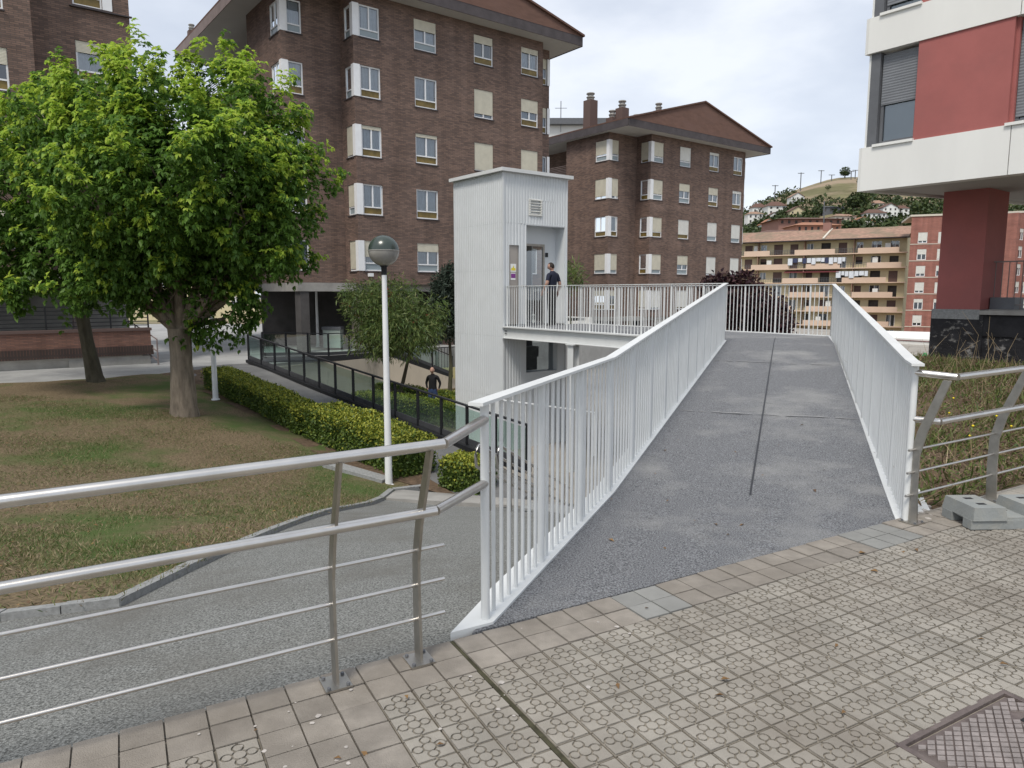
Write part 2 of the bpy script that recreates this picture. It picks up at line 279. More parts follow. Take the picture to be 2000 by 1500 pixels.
def hitT(px, py):
    r = ray(px, py); k = 1.5
    while k < 60:
        if H + r[2] * k < T(r[0] * k, r[1] * k): break
        k += .02
    return Vector((r[0] * k, r[1] * k, T(r[0] * k, r[1] * k)))
def inside(p, poly):
    c = False; n = len(poly)
    for i in range(n):
        a, b = poly[i], poly[(i + 1) % n]
        if (a[1] > p[1]) != (b[1] > p[1]) and p[0] < (b[0] - a[0]) * (p[1] - a[1]) / (b[1] - a[1]) + a[0]: c = not c
    return c
def densify(poly, d):
    out = []
    for i in range(len(poly)):
        a, b = Vector(poly[i][:2]), Vector(poly[(i + 1) % len(poly)][:2]); n = max(1, int((b - a).length / d))
        out += [a.lerp(b, k / n) for k in range(n)]
    return out
def sheet(name, poly, zf, m, step=1.0, parent=None, kind='structure', rough=0, **kw):
    edge = densify(poly, step); pts = list(edge); xs = [p[0] for p in poly]; ys = [p[1] for p in poly]; y = min(ys) + step * .5; row = 0
    while y < max(ys):
        x = min(xs) + (row % 2) * step * .5
        while x < max(xs):
            if inside((x, y), poly) and min((Vector((x, y)) - e).length for e in edge) > step * .45: pts.append(Vector((x, y)))
            x += step
        y += step * .87; row += 1
    n = len(edge); r = geometry.delaunay_2d_cdt(pts, [(i, (i + 1) % n) for i in range(n)], [], 1, 1e-4)
    me = bpy.data.meshes.new(name); me.from_pydata([(v.x, v.y, zf(v.x, v.y) + (rough * noise.noise((v.x * .9, v.y * .9, 0)) if rough else 0)) for v in r[0]], [], [list(reversed(f)) if False else f for f in r[2]])
    me.materials.append(m); me.polygons.foreach_set('use_smooth', [True] * len(me.polygons)); me.update()
    bm = bmesh.new(); bm.from_mesh(me); bmesh.ops.recalc_face_normals(bm, faces=bm.faces[:])
    if sum(f.normal.z for f in bm.faces) < 0: bmesh.ops.reverse_faces(bm, faces=bm.faces[:])
    bm.to_mesh(me); bm.free()
    return ob(name, me, parent, kind=kind, **kw)
LOW = -2.75; PLZ = -1.05
# ---- far ground, lower garden and plaza
sheet('ground', [(-900, -200), (1500, -200), (1500, 1500), (-900, 1500)], lambda x, y: -11.0, M['hill'], 300)
mb = MB(); mb.prism([(-3.5, 11.5), (3.5, 4.5), (16, 12), (60, 60), (30, 95), (-30, 60), (-16, 36), (-2.2, 19.5)], -9, LOW, 0); mb.build('lower_paving', [M['tan']], kind='structure')
plz = [(-60, 4), (-24, 4), (-24, 17.8), (-14, 20.6), off(Gl[0], -2.6)[:2], off(Gl[0], 0)[:2], (-9.3, 26.45), (-7.25, 29.25), (-5.45, 31.5), (-4.6, 34.2), (1, 38.4), (10, 45), (4, 62), (-30, 62), (-70, 40)]
mb = MB(); mb.prism(plz, -6, PLZ); mb.build('plaza', [M['plaza']], kind='structure')
# ---- curb frame of the street pavement
E0 = (-.29, 3.15); U = (.877, .480); NV = (.480, -.877); TILT = .02
def pvz(s): return TILT * s
def PV(s, n, z=0): return Vector((E0[0] + U[0] * s + NV[0] * n, E0[1] + U[1] * s + NV[1] * n, pvz(s) + z))
def sn(p): dx, dy = p[0] - E0[0], p[1] - E0[1]; return dx * U[0] + dy * U[1], dx * NV[0] + dy * NV[1]
# ---- lawn, paths
kA, kB, kC = PZ(0, 1215, -.45), PZ(235, 1185, -.40), PZ(770, 962, -2.13)
kA0 = kA + (kA - kB).normalized() * 6
band0, band1 = PZ(785, 962, -2.14), PZ(945, 985, -2.25)
hl = [off(p, -2.7) for p in Gl]                        # lawn side of the hedge
hend = off(Gl[-1], -2.7, -2.0)
lawn = [kA0[:2], kA[:2], kB[:2], kC[:2], (kC[0] + .55, kC[1] + .9)] + [p[:2] for p in reversed(hl)] + [(-14, 20.4), (-24, 17.7), (-24, 3)]
sheet('lawn', lawn, lambda x, y: T(x, y) + .035, M['turf'], .5, rough=.05)
nearpath = [(-9, -1.75), tuple(PV(-.6, .12)[:2]), tuple(PV(2.9, .12)[:2]), (4.1, 9.5), (3.2, 12.2), tuple(band1[:2]), tuple(band0[:2]), kC[:2], kB[:2], kA[:2], kA0[:2], (-12, 1.5)]
sheet('sloping_path', nearpath, lambda x, y: T(x, y), M['path'], .5)
rp = [off(p, .1)[:2] for p in Gl]; dirG = Vector(off(Gl[-1], 0, -1)[:2]) - Vector(Gl[-1][:2])
rampath = [off(Gl[0], -2.6, 1)[:2], off(Gl[0], .1, 1)[:2]] + rp + [off(Gl[-1], .1, -2.6)[:2], off(Gl[-1], -1.9, -4.2)[:2], (kC[0] + .55, kC[1] + .9)] + [off(p, -2.72)[:2] for p in reversed(Gl)]
sheet('ramp_path', rampath, lambda x, y: T(x, y) + .012, M['path2'], .7)
sheet('hedge_bed', [off(p, -1.75)[:2] for p in Gl] + [off(Gl[-1], -1.75, -3.3)[:2], (kC[0] + .3, kC[1] + .4)] + [off(p, -3.2)[:2] for p in reversed(Gl)], lambda x, y: T(x, y) + .04, M['soil'], .35, rough=.09)
# landing band of pale concrete at the end of the path
def ribbon(mb, pts, w, zf, h, m=0, side=1):
    """kerb: box section swept along pts (2D), lying to the left of travel when side=1"""
    P = [Vector(p[:2]) for p in pts]; L_, R_ = [], []
    for i, p in enumerate(P):
        d = (P[min(i + 1, len(P) - 1)] - P[max(i - 1, 0)]).normalized(); nrm = Vector((-d.y, d.x)) * side; L_.append(p + nrm * w); R_.append(p)
    for i in range(len(P) - 1):
        a, b, c, d = R_[i], R_[i + 1], L_[i + 1], L_[i]
        mb.hexa([(q.x, q.y, zf(q.x, q.y) - .25) for q in (a, b, c, d)] + [(q.x, q.y, zf(q.x, q.y) + h) for q in (a, b, c, d)], m)
mb = MB(); bd = Vector((band1[0] - band0[0], band1[1] - band0[1])).normalized(); bn = Vector((bd.y, -bd.x))
bp0 = Vector(band0[:2]) - bd * .1; bp1 = Vector(band1[:2]) + bd * 1.6
mb.hexa([(q.x, q.y, -3.0) for q in (bp0 - bn * .1, bp1 - bn * .1, bp1 + bn * .85, bp0 + bn * .85)] + [(q.x, q.y, T(q.x, q.y) + .02) for q in (bp0 - bn * .1, bp1 - bn * .1, bp1 + bn * .85, bp0 + bn * .85)])
mb.build('path_landing_band', [M['concrete']], kind='structure')
# kerb stones, one by one
kt = thing('lawn_kerb', 'low grey stone kerb between the dry lawn and the sloping path', 'kerb')
def kerb_run(a, b, n):
    a, b = Vector(a[:2]), Vector(b[:2])
    for i in range(n):
        m_ = MB(); p, q = a.lerp(b, i / n), a.lerp(b, (i + 1) / n); g = (q - p).normalized() * .004
        ribbon(m_, [p + g, q - g], .095, T, .06 + random.uniform(-.006, .006)); bevel(m_.build('kerb_stone', [M['kerb']], kt), .012)
kerb_run(kA0, kA, 6); kerb_run(kA, kB, 2); kerb_run(kB, kC, 10); kerb_run(kC, (kC[0] + .75, kC[1] + .55), 1)
sl = PZ(720, 935, -2.0)
mb = MB(); mb.bar((sl.x - .9, sl.y + .35, T(sl.x - .9, sl.y + .35) + .09), (sl.x + .35, sl.y - .1, T(sl.x + .35, sl.y - .1) + .08), .3, .1); mb.build('stone_slab', [M['kerb']], label='flat grey stone slab lying in the lawn beside the lamp post', cat='stone slab')
# ---- embankment of weeds on the right
def Zem(x, y): return .02 + .012 * max(0, y - 5) + .05 * math.sin(x * 1.3 + y * .7) * .5
emb = [tuple(PV(3.55, -.02)[:2]), (7.2, 15.0), (9.2, 16.6), (30, 4), (18, 0), (12, 5), tuple(PV(8, -.02)[:2])]
sheet('embankment', emb, lambda x, y: Zem(x, y) - (0.6 if False else 0), M['soil'], .6, rough=.12)
mb = MB(); mb.prism([tuple(PV(3.55, 0)[:2]), (7.2, 15.0), (9.2, 16.6), (30, 4), (18, 0)][::-1], -9, -.12); mb.build('embankment_body', [M['soil']], kind='structure')
# ================================================================== pavement
mb = MB(); mb.hexa([PV(-9, -.004, -.5), PV(-9, 9, -.5), PV(14, 9, -.5), PV(14, -.004, -.5), PV(-9, -.004, -.016), PV(-9, 9, -.016), PV(14, 9, -.016), PV(14, -.004, -.016)])
pav = mb.build('pavement', [M['groove']], kind='structure')
G = .15; hs = .0718
def tile_mesh(name, flower, n1=14, n2=11, mats=None):
    m_ = MB(); z0, z1 = -.022, -.0075 if flower else 0.0
    def slab(poly, za, zb, mm):
        m_.face([(x, y, zb) for x, y in poly], mm)
        for i in range(len(poly)):
            a, b = poly[i], poly[(i + 1) % len(poly)]; m_.face([(*a, za), (*b, za), (*b, zb), (*a, zb)], mm)
    sq = [(-hs, -hs), (hs, -hs), (hs, hs), (-hs, hs)]
    slab(sq, z0, z1, 1 if flower else 0)
    if flower:
        def disc(cx, cy, r, n): slab([(cx + r * math.cos(2 * math.pi * k / n), cy + r * math.sin(2 * math.pi * k / n)) for k in range(n)], z1, 0, 0)
        disc(0, 0, .0215, n1); d = .0425
        for k in range(4): disc(d * math.cos(k * math.pi / 2), d * math.sin(k * math.pi / 2), .0160, n2)
        def rho(th):
            r = .0285
            for c in (0, math.pi / 2):
                q = (.0232) ** 2 - (d * math.sin(th - c)) ** 2
                if q > 0: r = max(r, d * math.cos(th - c) + math.sqrt(q))
            return r
        inn = []; ns = 25 if n1 > 8 else 9
        for k in range(ns):
            th = math.radians(4 + 82 * k / (ns - 1)); inn.append((rho(th) * math.cos(th), rho(th) * math.sin(th)))
        e_ = hs - .003; poly = [(e_, .005), (e_, e_), (.005, e_)] + inn[::-1]
        for k in range(4):
            c, s = math.cos(k * math.pi / 2), math.sin(k * math.pi / 2); slab([(x * c - y * s, x * s + y * c) for x, y in poly], z1, 0, 0)
    return m_, m_.mesh(name, mats)
_, flo = tile_mesh('paving_tile', True, mats=[M['tile'], M['groove']]); _, pla = tile_mesh('paving_tile', False, mats=[M['tileplain']]); _, gry = tile_mesh('paving_tile', False, mats=[M['tilegrey']])
lowf, _me = tile_mesh('paving_tile', True, 8, 6, [M['tile'], M['groove']]); bpy.data.meshes.remove(_me)
rot = math.atan2(U[1], U[0])
mc = [sn(PZ(1760, 1455, .02)), sn(PZ(1950, 1358, .02))]; MS0, MN0 = round(mc[0][0] / G) * G + .02, (mc[0][1] + mc[1][1]) / 2; MS1, MN1 = MS0 + .66, MN0 + .60
EXJ = .016; cand = []; rest = []
for j in range(-20, 42):
    for k in range(0, 18):
        s, n = (j + .5) * G + (EXJ if j >= 0 else 0), (k + .5) * G
        if MS0 - .055 < s < MS1 + .055 and MN0 - .05 < n < MN1 + .05: continue
        p = PV(s, n); q = proj(p); vis = p.y > .5 and -70 < q[0] < 2070 and q[1] < 1570
        (cand if vis else rest).append((q[2], j, k, p))
cand.sort(key=lambda c: c[0]); rest += cand[300:]; cand = cand[:300]
jb0, jb1 = -6, -3
def kind_of(j, k):
    if k < 2 or (jb0 <= j < jb1): return 'p'
    return 'f'
mb = MB(); mb.hexa([PV(a, b, c) for c in (-.03, -.006) for a, b in ((-.001, 0), (-.001, 5), (EXJ + .001, 5), (EXJ + .001, 0))]); mb.build('expansion_joint', [M['moss']], pav)
for _, j, k, p in cand:
    kd = kind_of(j, k); me = pla if kd == 'p' else flo
    if k < 2 and j in (6, 7, 18, 19, 20): me = gry
    o = ob('paving_tile', me, pav); o.location = p + Vector((0, 0, random.uniform(-.0025, .002)))
    o.rotation_euler = (random.gauss(0, .006), random.gauss(0, .006), rot + random.choice((0, 1, 2, 3)) * math.pi / 2 + random.gauss(0, .004))
mb = MB(); c_, s_ = math.cos(rot), math.sin(rot)
for _, j, k, p in rest:
    if kind_of(j, k) == 'p': mb.hexa([PV(j * G + (EXJ if j >= 0 else 0) + .003 + a * .144, k * G + .003 + b * .144, z) for z in (-.02, 0) for a, b in ((0, 0), (0, 1), (1, 1), (1, 0))], 0)
    else:
        b0 = len(mb.v); mb.v += [(p.x + x * c_ - y * s_, p.y + x * s_ + y * c_, p.z + z) for x, y, z in lowf.v]
        mb.f += [tuple(i + b0 for i in f) for f in lowf.f]; mb.m += lowf.m; mb.sm += lowf.sm; mb.uv += lowf.uv
mb.build('outer_paving_tiles', [M['tile'], M['groove']], pav, kind='stuff')
# ---- manhole cover
mh = thing('manhole_cover', 'brown cast iron manhole cover with raised diamond pattern set in the pavement', 'manhole cover')
class FP(Fr):
    def w(self, s, t, z): return tuple(PV(s, t, z))
PF = FP(0, 0, 0)
mb = MB()
for a in ((MS0 - .012, MS1 + .012, MN0 - .012, MN0 + .012), (MS0 - .012, MS1 + .012, MN1 - .012, MN1 + .012), (MS0 - .012, MS0 + .012, MN0 + .012, MN1 - .012), (MS1 - .012, MS1 + .012, MN0 + .012, MN1 - .012)): mb.box(PF, *a, -.05, -.001)
mb.build('frame', [M['iron']], mh)
rs0, rs1 = EXJ + min(j for j in range(-20, 42) if (j + .5) * G > MS0 - .055) * G, EXJ + (max(j for j in range(-20, 42) if (j + .5) * G < MS1 + .055) + 1) * G
rn0, rn1 = min(k for k in range(18) if (k + .5) * G > MN0 - .05) * G, (max(k for k in range(18) if (k + .5) * G < MN1 + .05) + 1) * G
mb = MB()
for a in ((rs0 + .003, rs1 - .003, rn0 + .003, MN0 - .020), (rs0 + .003, rs1 - .003, MN1 + .020, rn1 - .003), (rs0 + .003, MS0 - .020, MN0 - .020, MN1 + .020), (MS1 + .020, rs1 - .003, MN0 - .020, MN1 + .020)):
    if a[1] - a[0] > .005 and a[3] - a[2] > .005: mb.box(PF, *a, -.03, -.002)
mb.build('mortar_strip', [M['tile']], mh)
mb = MB(); mb.box(PF, MS0 + .02, MS1 - .02, MN0 + .02, MN1 - .02, -.04, -.010); mb.build('plate', [M['iron']], mh)
mb = MB(); q0, q1, w0, w1 = MS0 + .03, MS1 - .03, MN0 + .03, MN1 - .03
dx, dy = .052, .034
for i in range(30):
    for jx in range(40):
        s = q0 + dx * (i + .5 * (jx % 2)); n = w0 + dy * .5 * jx
        if not (q0 < s < q1 and w0 < n < w1): continue
        if min(math.hypot(s - (MS0 + .33), n - (MN0 + .46)), math.hypot(s - (MS0 + .56), n - (MN0 + .14))) < .05: continue
        a, b = dx * .40, dy * .40; pts = [(s - a, n), (s, n + b), (s + a, n), (s, n - b)]
        mb.face([PV(x, y, -.003) for x, y in pts])
        for t_ in range(4): u_, v_ = pts[t_], pts[(t_ + 1) % 4]; mb.face([PV(*u_, -.010), PV(*v_, -.010), PV(*v_, -.003), PV(*u_, -.003)])
mb.build('raised_diamonds', [M['ironhi']], mh, kind='stuff')
for ds, dn in ((.33, .46), (.56, .14)):
    mb = MB(); mb.box(PF, MS0 + ds - .035, MS0 + ds + .035, MN0 + dn - .012, MN0 + dn + .012, -.0098, -.0085); mb.build('lifting_slot', [M['dark']], mh)
# ================================================================== footbridge
Zd = .69
L0 = Vector((-.13, 3.34, .005)); LK = Vector((.78, 5.63, .005)); L1 = Vector((4.06, 13.74, Zd)); R0 = Vector((2.66, 4.70, .05)); R1 = Vector((6.71, 15.09, Zd))
rd = Vector((L1.x - L0.x, L1.y - L0.y)).normalized()
tK = (LK.xy - L0.xy).dot(rd); RK = R0 + Vector((rd.x, rd.y, 0)) * .22; RE = R1.copy()
tE = (L1.xy - L0.xy).dot(rd)
RKE = Vector((*(R0.xy + rd * (tE - (R0.xy - L0.xy).dot(rd))), Zd)); RKE.x = R0.x + (R1.x - R0.x) * ((RKE.y - R0.y) / (R1.y - R0.y))
NL = Vector((-.17, 19.49, Zd)); bdir = (NL.xy - L1.xy).normalized()
FE = R1.xy + bdir * 7.9; FEv = Vector((FE.x, FE.y, Zd))
bridge = thing('footbridge', 'white steel footbridge ramp with dark grey deck leading to the lift tower', 'footbridge')
def slab3(mb, pts, th, m=0):
    n = len(pts); mb.face(pts, m); mb.face([(p[0], p[1], p[2] - th) for p in reversed(pts)], m)
    for i in range(n): a, b = pts[i], pts[(i + 1) % n]; mb.face([(a[0], a[1], a[2] - th), (b[0], b[1], b[2] - th), tuple(b), tuple(a)], m)
ins = Vector((rd.y, -rd.x, 0)) * .05
c0 = PV(.12, -.01); c1 = PV(3.42, -.01)
st0 = Vector((*c0.xy, .004)); st1 = Vector((*c1.xy, .055))
mb = MB()
slab3(mb, [st0, st1, RK - ins, LK + ins], .16); slab3(mb, [LK + ins, RK - ins, RKE - ins, L1 + ins], .16); slab3(mb, [L1 + ins, RKE - ins, R1 - ins + Vector((0, 0, 0)), FEv, NL + Vector((A[0], A[1], 0)) * .05], .16)
deck = mb.build('deck', [M['asphalt']], bridge)
from mathutils.bvhtree import BVHTree
_bvh = BVHTree.FromPolygons([Vector(v) for v in mb.v], mb.f)
def deck_surf(p):
    h = _bvh.ray_cast(Vector((p[0], p[1], 5)), Vector((0, 0, -1))); return h[0].z if h[0] else 0.0
# expansion joint down the middle, two pale repair seams
j0, j1 = PZ(1465, 970, .03), None
jm = [Vector((*j0.xy, .030))]
def deck_old(p):
    t = (Vector(p[:2]) - L0.xy).dot(rd); f = min(1, max(0, (Vector(p[:2]) - L0.xy).dot(Vector((rd.y, -rd.x))) / 2.1)); tR = (RK.xy - L0.xy).dot(rd); zl = deckz(p) - .005; zr = Zd if t > tE else .05 + max(0, (t - tR)) / (tE - tR) * (Zd - .05); return zl + (zr - zl) * f
def deckz(p):
    t = (Vector(p[:2]) - L0.xy).dot(rd); return Zd if t > tE else .01 + max(0, (t - tK)) / (tE - tK) * (Zd - .01)
je = PZ(1514, 660, Zd); mb = MB(); K_ = 24
for i in range(K_):
    p, q = j0.xy.lerp(je.xy, i / K_), j0.xy.lerp(je.xy, (i + 1) / K_)
    mb.face([(p.x - .008, p.y, deck_surf(p) + .005), (p.x + .008, p.y, deck_surf(p) + .005), (q.x + .008, q.y, deck_surf(q) + .005), (q.x - .008, q.y, deck_surf(q) + .005)])
mb.build('deck_joint', [M['black']], bridge)
for (xa, ya, xb, yb2, zz) in ((1330, 786, 1675, 806, .33), (1395, 703, 1645, 713, .52)):
    mb = MB(); pa, pb = PZ(xa, ya, zz), PZ(xb, yb2, zz); n_s = 26; prev = None
    for i in range(n_s + 1):
        p = pa.lerp(pb, i / n_s); w = .008 + .035 * abs(noise.noise((i * .6, zz * 9, 0))); o_ = .03 * noise.noise((i * .35, 5, zz)); zd_ = max(deck_surf((p.x, p.y + o_ - w)), deck_surf((p.x, p.y + o_ + w))) + .003
        cur = ((p.x, p.y + o_ - w, zd_), (p.x, p.y + o_ + w, zd_))
        if prev and noise.noise((i * .9, zz * 30, 2)) > -.25: mb.face([prev[0], cur[0], cur[1], prev[1]])
        prev = cur
    mb.build('repair_seam', [M['seam']], bridge)
# white edge plates and girders
def plate_run(pts, w_out, w_in, th, name, drop=0):
    m_ = MB()
    for i in range(len(pts) - 1):
        a, b = Vector(pts[i]), Vector(pts[i + 1]); d = (b - a); nrm = Vector((-d.y, d.x, 0)).normalized()
        m_.hexa([q + Vector((0, 0, -th + .012 - drop)) for q in (a - nrm * w_in, b - nrm * w_in, b + nrm * w_out, a + nrm * w_out)] + [q + Vector((0, 0, .012 - drop)) for q in (a - nrm * w_in, b - nrm * w_in, b + nrm * w_out, a + nrm * w_out)])
    return m_.build(name, [M['white']], bridge)
d0 = (LK - L0).normalized()
mb = MB(); tip = PZ(880, 1243, .0); nl = Vector((-d0.y, d0.x, 0))
pin = L0 - d0 * .02 - nl * .05; mb.hexa([Vector((*q.xy, -.02)) for q in (pin, L0 - nl * .05 + d0 * .3, L0 + nl * .11 + d0 * .30, Vector(tip))] + [Vector((*q.xy, .018)) for q in (pin, L0 - nl * .05 + d0 * .3, L0 + nl * .11 + d0 * .30, Vector(tip))]); mb.build('edge_plate', [M['white']], bridge)
plate_run([L0 + d0 * .3, LK, L1], .12, .05, .035, 'edge_plate'); plate_run([R1, RK, R0 + Vector((0, 0, .0))], .20, .05, .035, 'edge_plate')
plate_run([L1, NL], .14, .05, .03, 'edge_plate'); plate_run([FEv, R1], .14, .05, .03, 'edge_plate')
def girder(a, b, h, name='girder'):
    m_ = MB(); a, b = Vector(a), Vector(b); d = (b - a); nrm = Vector((-d.y, d.x, 0)).normalized(); up = Vector((0, 0, 1))
    for w, z0, z1 in ((.012, -.02 - h, -.02), (.16, -.035 - h, -.02 - h)):
        m_.hexa([q + up * z for z in (z0, z1) for q in (a - nrm * w / 2, b - nrm * w / 2, b + nrm * w / 2, a + nrm * w / 2)])
    return m_.build(name, [M['white']], bridge)
nn = Vector((-(NL - L1).y, (NL - L1).x, 0)).normalized() * .06
girder(L1 + nn, NL + nn, .27); girder(FEv, R1, .27); girder(LK + Vector((-.12, .05, 0)), L1 + Vector((-.12, .05, 0)), .25); girder(R1, RK, .25)
for (pp, hh) in ((L1.lerp(NL, .60) + nn, 0), (FEv.lerp(R1, .35), 0), (L1 + Vector((.1, 0, 0)), 0)):
    mb = MB(); f_ = Fr((pp.x, pp.y), (bdir.x, bdir.y), (-bdir.y, bdir.x))
    mb.box(f_, -.006, .006, -.1, .1, -6, Zd - .33); mb.box(f_, -.1, -.006, -.1, -.088, -6, Zd - .33); mb.box(f_, .006, .1, -.1, -.088, -6, Zd - .33); mb.box(f_, -.1, -.006, .088, .1, -6, Zd - .33); mb.box(f_, .006, .1, .088, .1, -6, Zd - .33)
    mb.box(f_, -.14, .14, -.14, .14, Zd - .33, Zd - .308); mb.build('column', [M['white']], bridge)
f_ = Fr((NL.x + nn.x, NL.y + nn.y), (-bdir.x, -bdir.y), (-bdir.y, bdir.x))
for i in range(2):
    for k in range(2):
        mb = MB(); c = f_.w(.09 + .05 * i, 0, Zd - .11 - .07 * k); q = f_.w(.09 + .05 * i, .035, Zd - .11 - .07 * k); mb.tube([c, q], .013, 6); mb.build('bolt', [M['greyframe']], bridge)
# ---- white balustrades
_bal = {}
def upright(h, r, n):
    k = (round(h, 3), r)
    if k not in _bal:
        m_ = MB(); m_.tube([(0, 0, 0), (0, 0, h)], r, n, cap=False); _bal[k] = m_.mesh('upright', [M['white']])
    return _bal[k]
def balustrade(name, pts, label, every=8, gap=.1026, first_post=True, group='white balustrades of the footbridge', hh=1.1, ext=.1):
    t = thing(name, label, 'railing', group); pts = [Vector(p) for p in pts]
    cum = [0]
    for i in range(len(pts) - 1): cum.append(cum[-1] + (pts[i + 1] - pts[i]).length)
    n = int(round(cum[-1] / gap)); gap = cum[-1] / n
    m_ = MB(); up = Vector((0, 0, hh - .012))
    e0 = (pts[0] - pts[1]).normalized() * ext; e1 = (pts[-1] - pts[-2]).normalized() * .03
    top = [pts[0] + e0 + up] + [p + up for p in pts[1:-1]] + [pts[-1] + e1 + up]
    for i in range(len(top) - 1): m_.bar(top[i], top[i + 1], .075, .016)
    bevel(m_.build('handrail', [M['white']], t), .003, 1)
    for i in range(n + 1):
        s = i * gap; k = 0
        while k < len(cum) - 2 and s > cum[k + 1] + 1e-6: k += 1
        p = pts[k].lerp(pts[k + 1], min(1, (s - cum[k]) / (cum[k + 1] - cum[k])))
        post = i % every == 0 or i == n
        ob('post' if post else 'baluster', upright(hh - .02, .0215 if post else .0105, 10 if post else 6), t, loc=p)
    return t
balustrade('balustrade', [L0, LK, L1], 'long white baluster railing on the left edge of the ramp, nearest its foot')
balustrade('balustrade', [R0, RK, R1], 'long white baluster railing on the right edge of the ramp')
balustrade('balustrade', [NL + Vector((.05, -.05, 0)), L1], 'short white baluster railing on the near side of the bridge before the lift door', ext=.0)
balustrade('balustrade', [FEv, R1], 'white baluster railing along the far side of the bridge, behind the deck', ext=.0)
# rubble at the foot of the right balustrade
mb = MB()
for i in range(60):
    p = PV(random.uniform(3.38, 3.52), random.uniform(-.30, -.06)); p = Vector((R0.x + .10 + random.uniform(0, .14) + .4 * random.random() * .4, R0.y + random.uniform(-.02, .45), .05)); r = random.uniform(.006, .02); c = Vector((p.x, p.y, p.z + r * .5))
    mb.hexa([c + Vector((random.uniform(.6, 1) * r * sx, random.uniform(.6, 1) * r * sy, r * sz * .6)) for sz in (-1, 1) for sx, sy in ((-1, -1), (1, -1), (1, 1), (-1, 1))])
mb.build('rubble', [M['chip']], kind='stuff', label='pale stone chips at the foot of the right ramp railing', cat='rubble')
# ================================================================== stainless street railings
def steel_railing(name, label, s_posts, s_end, bend_to, bars, s_far, side):
    t = thing(name, label, 'railing'); NB = .10          # posts stand .10 inside the curb
    prof = [(0, 0), (-.012, .25), (-.012, .45), (.03, .62), (.10, .80), (.165, .97)]
    for s in s_posts:
        m_ = MB(); w = [.036, .034, .033, .032, .030, .026]
        for i in range(len(prof) - 1):
            (n0, z0), (n1, z1) = prof[i], prof[i + 1]
            m_.hexa([PV(s + a, NB + n0 + b * w[i], z0 + .01) for a, b in ((-.006, -1), (.006, -1), (.006, 1), (-.006, 1))] + [PV(s + a, NB + n1 + b * w[i + 1], z1 + .01) for a, b in ((-.006, -1), (.006, -1), (.006, 1), (-.006, 1))])
        po = m_.build('post', [M['steel2']], t)
        m_ = MB(); m_.box(PF, s - .055, s + .055, NB - .06, NB + .06, .001, .010); bp_ = bevel(m_.build('base_plate', [M['steel2']], po), .002, 1)
        m_ = MB()
        for a, b in ((-.04, -.045), (.04, -.045), (-.04, .045), (.04, .045)): c = PV(s + a, NB + b, .010); m_.tube([c, c + Vector((0, 0, .009))], .008, 6)
        m_.build('bolts', [M['greyframe']], po)
    for (zz, nn_, r) in ((.995, .165, .0225), (.69, .075, .0215)):
        m_ = MB(); a = PV(s_far, NB + nn_, zz); b = PV(s_end, NB + nn_, zz); c = Vector(bend_to); c = Vector((c.x, c.y, pvz(s_end) + zz + (.015 if zz > .9 else .01)))
        m_.tube([a, a.lerp(b, .5), b], r, 16); m_.tube([b, b.lerp(c, .5), c], r, 16); m_.build('handrail', [M['steel']], t)
    for z in (.19, .345, .50):
        m_ = MB(); a = PV(s_far, NB - .012, z); b = PV(bars, NB - .012, z); m_.tube([a, b], .0085, 8); m_.build('rail_bar', [M['steel']], t)
sp1, sp2 = sn(PZ(655, 1330, 0))[0], sn(PZ(815, 1285, 0))[0]
steel_railing('steel_railing', 'stainless steel street railing in the left foreground', [sp2, sp1, sp1 - 1.45, sp1 - 2.9], sp2 + .06, L0, sp2 + .13, -5.5, 1)
spr = sn(PZ(1800, 1025, .07))[0]
steel_railing('steel_railing', 'stainless steel street railing at the right edge, in front of the weeds', [spr, spr + .95, spr + 1.9, spr + 2.85], spr + .10, R0, spr - .07, 8.5, -1)
# ================================================================== lift tower
TW = thing('lift_tower', 'tall white ribbed metal lift tower at the end of the footbridge', 'lift tower')
T0 = (-.235, 19.45); TA = Fr(T0, A, neg(B)); TB = Fr(T0, B, neg(A)); WA, WB = 2.27, 2.36
def corr(mb, fr, s0, s1, z0, z1, pitch=.095, dp=.013, m=0):
    n = max(1, int(round((s1 - s0) / pitch))); p = (s1 - s0) / n; prof = []
    for i in range(n): b = s0 + i * p; prof += [(b, 0), (b + p * .52, 0), (b + p * .62, -dp), (b + p * .90, -dp)]
    prof.append((s1, 0))
    for (a, ta), (b, tb) in zip(prof, prof[1:]): mb.face([fr.w(a, ta, z0), fr.w(b, tb, z0), fr.w(b, tb, z1), fr.w(a, ta, z1)], m)
def clad(name, parts, fr):
    m_ = MB()
    for a in parts: corr(m_, fr, *a)
    m_.build(name, [M['clad']], TW)
zs = [-3.4, -1.25, .42, 2.2, 3.46, 4.78]
for i in range(len(zs) - 1): clad('cladding_panel', [(.03, WB, zs[i] + .004, zs[i + 1])], TB)
clad('cladding_panel', [(.03, .20, .75, 3.46), (.53, .76, .75, 3.46), (.20, .53, 2.88, 3.46), (.03, .6, -3.4, .42)], TA)
clad('cladding_panel', [(.03, WA - .03, 4.12, 4.78), (.03, .90, 3.464, 4.12), (1.32, WA - .03, 3.464, 4.12), (.90, 1.32, 3.464, 3.71)], TA)
mb = MB(); mb.box(TA, -.02, .03, -.03, .02, -3.4, 4.78); mb.box(TA, WA - .03, WA + .012, -.4, .012, -3.4, 4.78); mb.box(TB, WB - .002, WB + .03, -.05, .012, -3.4, 4.78); mb.build('corner_trim', [M['clad']], TW)
mb = MB(); mb.box(TA, -.11, WA + .14, -WB - .12, .11, 4.782, 4.872); bevel(mb.build('roof_slab', [M['white']], TW), .012)
